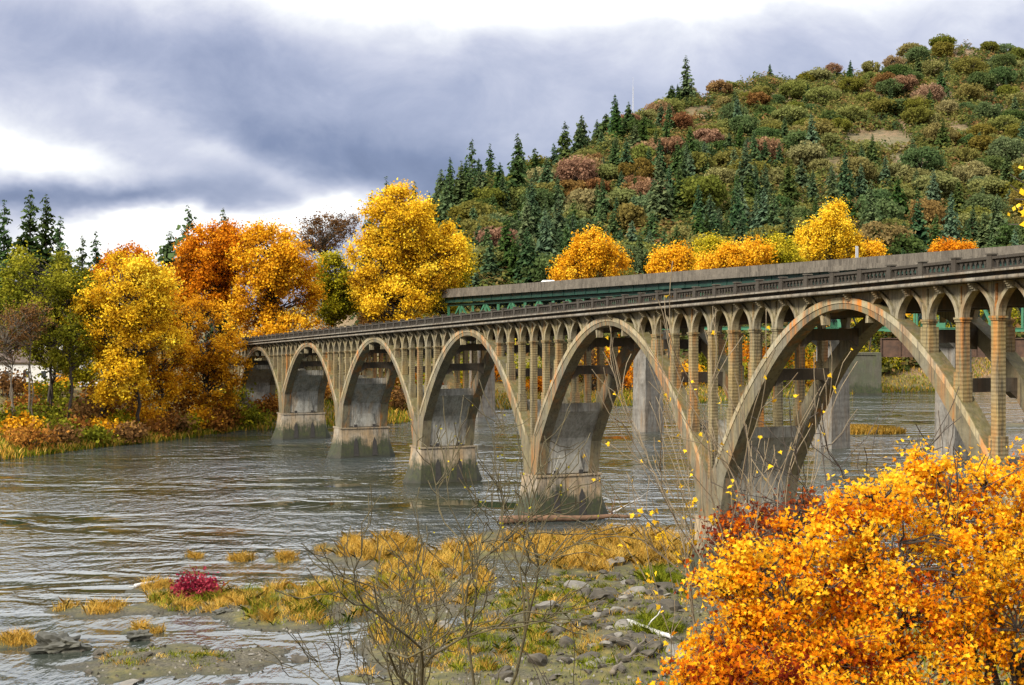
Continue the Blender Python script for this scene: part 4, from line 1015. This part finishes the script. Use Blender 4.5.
GR = [  # patches: x, y, rx, ry, tufts, height, green
 (610, 552, 88, 20, 330, .95, 0), (640, 540, 45, 9, 120, 1.0, 0), (376, 548, 42, 13, 150, .9, 0), (300, 604, 74, 20, 230, .75, .5), (330, 590, 40, 8, 90, .7, .2), (200, 600, 52, 11, 120, .7, .3), (98, 608, 40, 5, 60, .6, 0), (150, 628, 14, 3, 26, .6, 0),
 (18, 640, 20, 4, 26, .6, 0), (241, 557, 13, 3, 34, .6, 0), (281, 558, 15, 3, 34, .6, 0), (326, 548, 12, 2, 14, .5, 0), (430, 582, 60, 25, 220, .8, .2), (405, 640, 40, 22, 120, .7, .3), (196, 555, 8, 2, 12, .5, 0), (150, 585, 24, 4, 36, .6, 0),
 (520, 545, 50, 10, 110, .8, 0), (430, 555, 40, 14, 130, .9, 0), (660, 580, 20, 9, 70, .8, 1), (655, 640, 26, 9, 70, .7, 1), (540, 610, 80, 20, 110, .4, .6), (480, 650, 70, 30, 150, .5, .6), (600, 650, 80, 30, 130, .4, .7), (620, 605, 70, 26, 110, .35, .8), (560, 590, 60, 18, 90, .4, .7), (170, 660, 70, 9, 40, .3, .6), (358, 668, 16, 4, 12, .5, .2), (350, 640, 20, 6, 20, .5, .3)]
g_dry, g_grn, t_dry, t_grn = [], [], [], []
for x, y, rx, ry, n, h, gr_ in GR:
    for i in range(int(n * 1.7)):
        a = rg.uniform(0, 6.283); r_ = rg.random() ** .5; p = onwater(x + math.cos(a) * rx * r_, y + math.sin(a) * ry * r_, .2)
        X, Y = p[0], p[1]
        if mnoise.noise(Vector((X * .55, Y * .28, 3.3))) < -.24 + .15 * (r_ - .6): continue
        m_ = int(rg.integers(22, 44)); q = np.stack([X + rg.normal(0, .2, m_), Y + rg.normal(0, .24, m_), np.zeros(m_), np.full(m_, h * rg.uniform(.35, 1.6))], 1)
        tm = rg.normal(.55, .26)
        if rg.random() < gr_: g_grn.append(q); t_grn.append(np.full(m_, tm - .1))
        else: g_dry.append(q); t_dry.append(np.full(m_, tm))
for nm, lst, ts, mt, lab in (('grass', g_dry, t_dry, 'grass', 'dry orange and straw grass tufts on the sandbars'), ('green_grass', g_grn, t_grn, 'ggrass', 'greenish grass growing on the gravel and sandbars')):
    q = np.concatenate(lst); ts = np.concatenate(ts); z, sdq = gzs(q[:, 0], q[:, 1]); okk = z > -.12
    q, z, ts = q[okk], z[okk], ts[okk]; pts = np.stack([q[:, 0], q[:, 1], z - .03], 1)
    n = len(pts); hh = q[:, 3]
    a = rg.uniform(0, 6.283, n); d = np.stack([np.cos(a), np.sin(a), np.zeros(n)], 1); ln = d * (hh * rg.uniform(.1, .85, n))[:, None]
    sdv = rg.normal(size=(n, 3)) * np.array([1, 1, 0]); sdv /= np.linalg.norm(sdv, axis=1)[:, None]; sdv *= (.013 * rg.uniform(.6, 1.6, n))[:, None]
    up = np.array([0, 0, 1.0]) * (hh * rg.uniform(.3, .95, n))[:, None]
    V = np.stack([pts - sdv, pts + sdv, pts + ln * .4 + up * .62 + sdv * .7, pts + ln * 1.3 + up, pts + ln * .4 + up * .62 - sdv * .7], 1).reshape(-1, 3)
    tag(link(nm, np_mesh(nm, V, np.full(n, 5), np.arange(5 * n), L[mt], np.clip(ts + rg.normal(0, .24, n), 0, 1))), lab, 'grass', None, 'stuff')
def bank_grass(name, n, gen_pts, mat, h, label, wd=.09):
    P = gen_pts(n); z, sdq = gzs(P[:, 0], P[:, 1]); okk = ((sdq > -.3) | (name == 'island_grass')) & (z > -.05); P = P[okk]; z = z[okk]
    grass(name, np.stack([P[:, 0], P[:, 1], z - .05], 1), h * .4, h * 1.2, mat, label, rg, wd, rg.normal(.5, .15, len(P)))
FB = np.array(RIVER[2:13], float)
def farbank(n):
    i = rg.integers(len(FB) - 1, size=n); u = rg.random(n)[:, None]; p = FB[i] + (FB[i + 1] - FB[i]) * u
    d = FB[i + 1] - FB[i]; nn = np.stack([-d[:, 1], d[:, 0]], 1); nn /= np.linalg.norm(nn, axis=1)[:, None]
    return p + nn * (rg.random(n) ** 1.7 * 16 - .5)[:, None]
bank_grass('bank_grass', 26000, farbank, L['ggrass'], .9, 'yellow green grass along the far water edge', .10)
bank_grass('dry_bank_grass', 14000, farbank, L['grass'], 1.2, 'dry orange grass along the far water edge', .10)
def island(n):
    c = onwater(858, 433); a = rg.uniform(0, 6.283, n); r_ = rg.random(n) ** .5
    return np.stack([c[0] + np.cos(a) * r_ * 8.2, c[1] + np.sin(a) * r_ * 5.5], 1)
bank_grass('island_grass', 5000, island, L['grass'], 1.0, 'orange grass on the low island between the bridges', .09)
def nearbank(n): return np.stack([rg.uniform(-6, 34, n), rg.uniform(36, 86, n)], 1)
bank_grass('slope_grass', 9000, nearbank, L['ggrass'], .5, 'short green grass on the near bank slope', .03)

# --- rocks on the gravel
def rock_mesh(seed, mat, rough=.16, sub=2):
    import bmesh
    bm = bmesh.new(); bmesh.ops.create_icosphere(bm, subdivisions=sub, radius=.5); rng = random.Random(seed)
    planes = [(Vector((rng.gauss(0, 1), rng.gauss(0, 1), rng.gauss(0, 1))).normalized(), rng.uniform(.26, .42)) for _ in range(9)]
    off = Vector((seed * 3.1, seed * 1.7, 0))
    for v in bm.verts:
        p = v.co.copy()
        for nn, dd in planes:
            e = p.dot(nn) - dd
            if e > 0: p -= nn * e
        p *= 1 + rough * mnoise.fractal(p * 4 + off, .8, 2.0, 3); p.z *= .62; v.co = p
    me = bpy.data.meshes.new('rock'); bm.to_mesh(me); bm.free(); me.materials.append(mat); return me
rocks = [rock_mesh(i, M['rock']) for i in range(7)]
M['palerock'] = plain('pale_rock', (.15, .135, .11), .85, 0, .4, 1.5)
rocks_p = [rock_mesh(i + 20, M['palerock']) for i in range(3)]
nr = 0
while nr < 295:
    u = rg.random()
    if u < .62: x, y = rg.normal(625, 42), rg.normal(612, 32)
    elif u < .85: x, y = rg.uniform(545, 700), rg.uniform(630, 684)
    elif u < .93: x, y = rg.uniform(380, 560), rg.uniform(590, 684)
    else: x, y = rg.uniform(80, 330), rg.uniform(630, 680)
    if not (372 < x < 715 and 562 < y < 690 or u > .93): continue
    p = onwater(x, y, .4); s_ = float(np.clip(rg.lognormal(-.45, .5), .3, 2.0)); pale = rg.random() < .2
    o = link('rock', (rocks_p[rg.integers(3)] if pale else rocks[rg.integers(7)])); o.location = (p[0], p[1], gz(p[0], p[1]) + .08 * s_); o.scale = (s_ * rg.uniform(.8, 1.4), s_, s_ * rg.uniform(.6, 1.1)); o.rotation_euler = (rg.uniform(-.3, .3), rg.uniform(-.3, .3), rg.uniform(0, 6.28))
    tag(o, 'pale grey stone lying on the gravel bar' if pale else 'dark grey stone lying on the gravel bar', 'rock', 'pale stones on the gravel bar' if pale else 'grey stones on the gravel bar'); nr += 1
for x, y, s_, lab in [(62, 650, 1.9, 'long dark wet rock standing in the river shallows'), (140, 640, .9, 'small dark rock in the shallows before the red shrub'), (222, 615, .8, 'small dark rock at the edge of the tall grass island'), (388, 618, 1.1, 'dark flat rock at the pool edge')]:
    for j in range(1):
        p = onwater(x, y, 0); o = link('rock', rock_mesh(int(x), M['darkrock'], .55, 4)); o.location = (p[0], p[1], .22); o.scale = (s_ * 1.9, s_ * 1.2, s_ * 1.3); o.rotation_euler = (0, 0, .3); tag(o, lab, 'rock')
# gravel: thousands of pebbles as one sheet of small stones
n = 9000; gx = rg.uniform(-24, 22, n); gy = rg.uniform(70, 108, n); z, sdq = gzs(gx, gy); okk = (z > -.04) & (z < 2.5); gx, gy, z = gx[okk], gy[okk], z[okk]; n = len(gx)
ico = np.array([(0, 0, .5), (.45, 0, 0), (0, .45, 0), (-.45, 0, 0), (0, -.45, 0)]); s_ = rg.uniform(.06, .26, n)[:, None, None]
V = (np.stack([gx, gy, z - .02], 1)[:, None, :] + ico[None] * s_ * rg.uniform(.7, 1.4, (n, 5, 1))).reshape(-1, 3)
fb = np.array([(0, 1, 2), (0, 2, 3), (0, 3, 4), (0, 4, 1)]).ravel(); lp = (np.arange(n)[:, None] * 5 + fb[None]).ravel()
tag(link('gravel', np_mesh('gravel', V, np.full(4 * n, 3), lp, leaf_mat('pebbles', [(0, (.02, .018, .013)), (.6, (.075, .065, .048)), (1, (.22, .20, .17))], 0.0), np.repeat(rg.random(n), 4))), 'loose pebbles of the gravel bar', 'gravel', None, 'stuff')

# driftwood
def log(name, a, b, r0, r1, mat, label, stubs=4, seed=1):
    rng = np.random.default_rng(seed); mb = MB(); pts = limb(mb, a, b, r0, r1, rng, .06, 10, 9)
    for i in range(stubs):
        p = pts[rng.integers(2, 9)]; e = p + rng.normal(size=3) * np.array([1, .5, .5]) * 1.3 + np.array([0, 0, .6]); limb(mb, p, e, r1 * .5, .02, rng, .15, 3, 5)
    return tag(mb.build(name, mat, None, True), label, 'driftwood')
a, b = at(500, 511, 135.2), at(640, 509, 138.6); a[2] = .35; b[2] = .3
log('log', a, b, .42, .16, M['log'], 'long brown log lodged in the water against a bridge pier', 3, 1)
a, b = at(606, 512, 138), at(642, 497, 142); a[2] = .3
log('fallen_branch', a, b, .12, .03, M['bleached'], 'pale broken branch sticking out beside the lodged log', 4, 2)
a, b = onwater(628, 628, .9), onwater(672, 640, .9)
for q in (a, b): q[2] = gz(q[0], q[1]) + .25
log('driftwood', a, b, .26, .12, M['bleached'], 'bleached white driftwood trunk on the stones', 3, 3)
a, b = onwater(612, 672, .9), onwater(645, 645, .9)
for q in (a, b): q[2] = gz(q[0], q[1]) + .3
log('driftwood_branch', a, b, .16, .05, M['bark2'], 'grey brown dead branch lying across the stones', 6, 4)
a, b = onwater(135, 588, .1), onwater(158, 583, .1)
for q in (a, b): q[2] = .25
log('driftwood', a, b, .16, .1, M['bleached'], 'short pale driftwood piece by the grass tufts in the water', 1, 5)

# --- foreground
def grow(mb, tips, p, d, ln, r_, depth, rng, spread=.6, kink=.25, up=.15, kids=(2, 4), segs=4, shrink=.68):
    pts = [np.array(p, float)]; d = np.array(d, float); nodes_ = []
    for i in range(segs):
        d = d + rng.normal(size=3) * kink; d[2] += up; d /= np.linalg.norm(d); pts.append(pts[-1] + d * ln / segs); nodes_.append((pts[-1], d.copy()))
    mb.tube(pts, [max(.010, r_ * (1 - .45 * i / segs)) for i in range(segs + 1)], 5 if r_ > .015 else 3, False)
    if depth == 0:
        tips.extend([(q, dd) for q, dd in nodes_]); return
    for k_ in range(rng.integers(kids[0], kids[1] + 1)):
        j = rng.integers(max(0, segs // 2 - 1), segs); q, dd = nodes_[j]
        nd = dd + rng.normal(size=3) * spread; nd /= np.linalg.norm(nd)
        grow(mb, tips, q, nd, ln * shrink * rng.uniform(.7, 1.2), r_ * .55, depth - 1, rng, spread, kink, up, kids, segs, shrink)
    grow(mb, tips, pts[-1], d, ln * shrink, r_ * .55, depth - 1, rng, spread, kink, up, kids, segs, shrink)

def maple_bush(name, x, Y, yb, stems, size, mat, label, seed, lobes, n_leaf, leaf=.115, tint_mid=.6, twig_depth=2, clumps=120, clump_r=.42):
    rng = np.random.default_rng(seed); X = (x - 512) * Y / F; z0 = gz(X, Y)
    o = empty(name, (X, Y, z0 - .1), 0, label, 'shrub'); k = Y / F
    lo = np.array([((lx - x) * k, dy, CAMZ - (ly - 322) * k - z0, rx * k, ry * k, dep) for lx, ly, rx, ry, dy, dep in lobes])
    w_ = lo[:, 3] * lo[:, 4]; w_ = w_ / w_.sum(); cs = []
    for i in range(clumps):
        l = lo[rng.choice(len(lo), p=w_)]; d = rng.normal(size=3); d /= np.linalg.norm(d); r_ = rng.uniform(.12, 1) ** .5
        cs.append(l[:3] + d * np.array([l[3], l[5], l[4]]) * r_ * .93)
    cs = np.array(cs); tb = MB(); hubs = []
    for i in range(stems):
        l = lo[i % len(lo)]; e = l[:3] + rng.normal(size=3) * np.array([l[3], l[5], l[4]]) * .35
        pts = limb(tb, rng.normal(size=3) * np.array([.25, .25, 0]), e, .075, .026, rng, .14, 8, 6, .04); hubs += [np.array(q) for q in pts[3:]]
    hubs = np.array(hubs)
    for c in cs:
        dd = np.linalg.norm(hubs - c, axis=1) + np.where(hubs[:, 2] > c[2], .6, 0); a = hubs[np.argmin(dd)]
        pts = limb(tb, a, c, .024, .010, rng, .16, 5, 4, .03)
        for q in range(4):
            limb(tb, pts[rng.integers(2, 6)], c + rng.normal(size=3) * clump_r * .75, .006, .003, rng, .2, 3, 3)
    tb.build('branches', M['bark'], o, True)
    ct = rng.normal(tint_mid, .23, clumps); idx = rng.integers(clumps, size=n_leaf)
    off = rng.normal(size=(n_leaf, 3)); off /= np.linalg.norm(off, axis=1)[:, None]; off *= np.minimum(np.abs(rng.normal(0, .75, n_leaf)) + .08, 1.5)[:, None] * clump_r * np.array([1.15, 1.15, .85])
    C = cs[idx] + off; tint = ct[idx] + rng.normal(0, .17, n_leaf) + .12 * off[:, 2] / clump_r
    link('foliage', maple_mesh('foliage', C, leaf, mat, rng, tint, .55, off / clump_r * .3), o)
    return o
maple_bush('maple_shrub', 880, 25.5, 690, 16, 0, L['maple'], 'large orange maple bush with dark branches before the bridge', 801,
           [(800, 590, 110, 95, 0, 1.4), (900, 560, 100, 95, .5, 1.5), (850, 650, 140, 60, -.5, 1.4), (760, 640, 80, 65, -.3, 1.1), (735, 570, 42, 55, .3, .8), (870, 505, 50, 28, .6, .9), (700, 650, 30, 40, -.2, .8)], 30000, .086, .60, 2, 380, .32)
maple_bush('maple_shrub', 1010, 27, 690, 12, 0, L['maple'], 'taller yellow orange maple bush filling the frame corner', 802,
           [(985, 508, 90, 68, .3, 1.4), (1060, 510, 80, 80, .3, 1.4), (1010, 610, 90, 90, -.4, 1.4), (1000, 585, 60, 60, -.6, .8), (1080, 640, 80, 90, -.3, 1.4), (940, 480, 50, 32, .8, .9)], 23000, .086, .66, 2, 290, .32)
maple_bush('dogwood_shrub', 775, 28.5, 690, 8, 0, L['redmaple'], 'dark red leaved shrub at the upper edge of the orange bush', 803,
           [(765, 535, 48, 40, .6, .9), (820, 510, 50, 25, .8, .8), (730, 540, 25, 35, .4, .6)], 2200, .088, .6, 2, 80, .34)
maple_bush('maple_shrub', 725, 22.5, 700, 6, 0, L['maple'], 'low vivid orange maple sprout beneath the large bush', 804,
           [(740, 672, 70, 30, 0, .8), (690, 690, 45, 22, 0, .7), (800, 690, 80, 25, 0, .8)], 5600, .086, .40, 2, 80, .32)
# lichen covered bare shrub in front of the gravel bar
def bare_shrub(name, x, Y, label, seed, stems, ln, r_, mat, depth=3, spread=.55, up=.16, lean=.35, kids=(2, 3), cat='shrub', leaves=None, kink=.22, shrink=.68, wide=.25):
    rng = np.random.default_rng(seed); X = (x - 512) * Y / F; z0 = gz(X, Y)
    o = empty(name, (X, Y, z0 - .05), 0, label, cat); tb = MB(); tips = []
    for i in range(stems):
        a = rng.uniform(0, 6.283); d = np.array([math.cos(a) * lean, math.sin(a) * lean, 1.0]); d /= np.linalg.norm(d)
        grow(tb, tips, (math.cos(a) * wide, math.sin(a) * wide, 0), d, ln * rng.uniform(.8, 1.2), r_ * rng.uniform(.7, 1.15), depth, rng, spread, kink, up, kids, 4, shrink)
    tb.build('branches', mat, o, True)
    if leaves:
        n_, size, m_, tm = leaves; tt = [tips[i] for i in rng.integers(len(tips), size=n_)]
        C = np.array([q for q, d in tt]) + rng.normal(size=(n_, 3)) * .05
        link('foliage', maple_mesh('foliage', C, size, m_, rng, rng.normal(tm, .2, n_), .3), o)
    return o
bare_shrub('bare_shrub', 470, 27, 'tangled leafless shrub with lichen coloured twigs before the gravel bar', 901, 5, 2.8, .055, M['twig'], 3, .44, .12, .24, (2, 4), kink=.30, leaves=(160, .05, L['ygreen'], .5))
bare_shrub('bare_shrub', 415, 30, 'smaller pale twiggy shrub beside the tangled leafless one', 902, 3, 2.4, .040, M['twig'], 3, .46, .10, .35, (2, 3), kink=.30)
bare_shrub('bare_sapling', 742, 29, 'cluster of tall pale bare stems rising before the arch pier', 903, 8, 3.7, .034, M['stem'], 3, .28, .08, .13, (1, 2), 'sapling', (60, .10, L['yellow'], .6), .12, .64, .4)
bare_shrub('bare_sapling', 688, 30, 'slim sapling with a few yellow leaves against the arch foot', 904, 3, 2.5, .022, M['stem'], 2, .4, .05, .3, (2, 3), 'sapling', (150, .13, L['yellow'], .5), .14, .72, .3)
bare_shrub('bare_shrub', 880, 30, 'grey bare shrub reaching over the orange bush toward the river', 905, 8, 3.1, .036, M['bark'], 3, .5, .08, .4, (2, 3))
bare_shrub('bare_shrub', 590, 28, 'single thin dead stalk between the bare shrub and the stones', 906, 2, 2.6, .016, M['bark'], 1, .25, .12, .12, (1, 2))

# ------------------------------------------------------------------ houses and vehicles
def house(x, Y, wd, dp, hw, hr, rz, label, roofmat, wins):
    X = (x - 512) * Y / F; z0 = gz(X, Y); o = empty('house', (X, Y, z0), rz, label, 'house')
    mb = MB(); mb.box(-wd / 2, wd / 2, -dp / 2, dp / 2, -1, hw)
    mb.add([(-wd / 2 + .01, -dp / 2, hw), (-wd / 2 + .01, dp / 2, hw), (-wd / 2 + .01, 0, hw + hr), (wd / 2 - .01, -dp / 2, hw), (wd / 2 - .01, dp / 2, hw), (wd / 2 - .01, 0, hw + hr)], [(0, 2, 1), (3, 4, 5)])
    mb.build('wall', M['siding'], o)
    mb = MB(); e = .5
    for sg in (-1, 1):
        yb, zb_ = sg * (dp / 2 + e), hw - e * hr / (dp / 2)
        v = [(-wd / 2 - e, yb, zb_), (wd / 2 + e, yb, zb_), (wd / 2 + e, 0, hw + hr), (-wd / 2 - e, 0, hw + hr)]
        mb.hexa(v + [(a, b, c + .18) for a, b, c in v])
    mb.build('roof', roofmat, o)
    for wx, wz, ww, wh in wins:
        mb = MB(); mb.box(wx - ww / 2 - .1, wx + ww / 2 + .1, -dp / 2 - .06, -dp / 2 - .003, wz - .1, wz + wh + .1); f = mb.build('window', M['paint'], o)
        mb = MB(); mb.box(wx - ww / 2, wx + ww / 2, -dp / 2 - .075, -dp / 2 - .063, wz, wz + wh); mb.build('pane', M['glass'], f)
    return o
house(22, 268, 17, 9, 4.2, 2.0, R(-6), 'long white house with brown roof behind the far bank trees', M['roofing'], [(-5, 1.2, 1.3, 1.3), (-1, 1.2, 1.3, 1.3), (3, 1.2, 1.3, 1.3), (6.4, 1.2, 1.0, 1.3)])
house(58, 290, 12, 8, 4.5, 2.2, R(4), 'pale house set further back beside the parked white car', M['siding'], [(-3, 1.3, 1.2, 1.3), (2.5, 1.3, 1.2, 1.3)])
def vehicle(name, pos, rz, label, cat, prof, wd, mat, glass_prof, wheels, wr=.34, group=None):
    o = empty(name, pos, rz, label, cat)
    def extrude(p, y0, y1, inset=0):
        mb = MB(); n_ = len(p); ys = (y0, y1)
        v = [(a, y0 + (inset if c > 1.0 else 0), c) for a, c in p] + [(a, y1 - (inset if c > 1.0 else 0), c) for a, c in p]
        f = [tuple(range(n_)), tuple(reversed(range(n_, 2 * n_)))] + [(i, i + n_, (i + 1) % n_ + n_, (i + 1) % n_) for i in range(n_)]
        mb.add(v, [tuple(reversed(q)) for q in f]); return mb
    b = extrude(prof, -wd / 2, wd / 2, .12).build('body', mat, o)
    mod = b.modifiers.new('edge', 'BEVEL'); mod.width = .06; mod.segments = 3
    extrude(glass_prof, -wd / 2 + .07, wd / 2 - .07, .02).build('side_window', M['glass'], o)
    for wx in wheels:
        for sg in (-1, 1):
            mb = MB(); mb.tube([(wx, sg * (wd / 2 - .18), wr), (wx, sg * (wd / 2 + .02), wr)], wr, 18); wo = mb.build('wheel', M['rubber'], o)
            mb = MB(); mb.tube([(wx, sg * (wd / 2 - .02), wr), (wx, sg * (wd / 2 + .035), wr)], wr * .55, 12); mb.build('rim', M['siding'], wo)
    xf, xb = max(a for a, c in prof), min(a for a, c in prof)
    for sg in (-1, 1):
        mb = MB(); mb.box(xf - .06, xf + .03, sg * wd * .36 - .18, sg * wd * .36 + .18, .62, .78); mb.build('headlight', M['bleached'], o)
        mb = MB(); mb.box(xb - .03, xb + .06, sg * wd * .36 - .15, sg * wd * .36 + .15, .66, .86); mb.build('tail_light', M['lamp_red'], o)
    return o
CAR = [(-2.2, .3), (2.2, .3), (2.25, .75), (1.2, .95), (.55, 1.42), (-1.1, 1.45), (-1.8, 1.0), (-2.25, .95)]
CARG = [(1.0, .97), (.5, 1.38), (-1.05, 1.40), (-1.6, 1.0)]
p = at(89, 381, 262)
vehicle('parked_car', (p[0], p[1], gz(p[0], p[1])), R(8), 'white parked car behind the shrubs of the far bank', 'car', CAR, 1.75, M['paint'], CARG, (-1.4, 1.35))
sv = -24.0
pv = O5 + U5 * sv + Vector((.7914, .6113, 0)) * 2.4
vehicle('white_car', (pv.x, pv.y, Hz(sv) - 1.02), math.atan2(U5.y, U5.x), 'white car whose roof just shows over the highway parapet', 'car', CAR, 1.75, M['paint'], CARG, (-1.4, 1.35))
# narrow white sign on the highway bridge
ss = 41.0; ps_ = O5 + U5 * ss + Vector((.7914, .6113, 0)) * 12.2
sg_ = empty('road_sign', (ps_.x, ps_.y, Hz(ss) - 1.1), R(60), 'narrow white road sign on a post above the highway parapet', 'sign')
mb = MB(); mb.tube([(0, 0, 0), (0, 0, 3.8)], .06, 8); mb.build('post', M['i5pier'], sg_)
mb = MB(); mb.box(-.75, .75, -.09, -.065, 1.7, 3.9); mb.build('panel', M['paint'], sg_)
# radio mast on the hill shoulder
xm = at(633, 118, 765); zm = gz(xm[0], xm[1])
ma = empty('radio_mast', (xm[0], xm[1], zm), 0, 'slender pale lattice mast on the hill shoulder', 'mast')
mb = MB()
for a in range(3): mb.tube([(math.cos(a * 2.09) * .6, math.sin(a * 2.09) * .6, 0), (math.cos(a * 2.09) * .15, math.sin(a * 2.09) * .15, 26)], .07, 5)
for i in range(12):
    z_ = i * 2.1
    for a in range(3):
        b_ = (a + 1) % 3; r0, r1 = .6 - .45 * z_ / 26, .6 - .45 * (z_ + 2.1) / 26
        mb.tube([(math.cos(a * 2.09) * r0, math.sin(a * 2.09) * r0, z_), (math.cos(b_ * 2.09) * r1, math.sin(b_ * 2.09) * r1, z_ + 2.1)], .04, 4)
mb.build('lattice', M['siding'], ma)
mb = MB(); mb.tube([(0, 0, 26), (0, 0, 31)], .06, 5); mb.build('antenna', M['siding'], ma)

# ------------------------------------------------------------------ render settings
scene.render.engine = 'CYCLES'
scene.cycles.use_denoising = True
scene.cycles.max_bounces = 6; scene.cycles.diffuse_bounces = 3; scene.cycles.glossy_bounces = 3; scene.cycles.transmission_bounces = 3
scene.cycles.caustics_reflective = False; scene.cycles.caustics_refractive = False
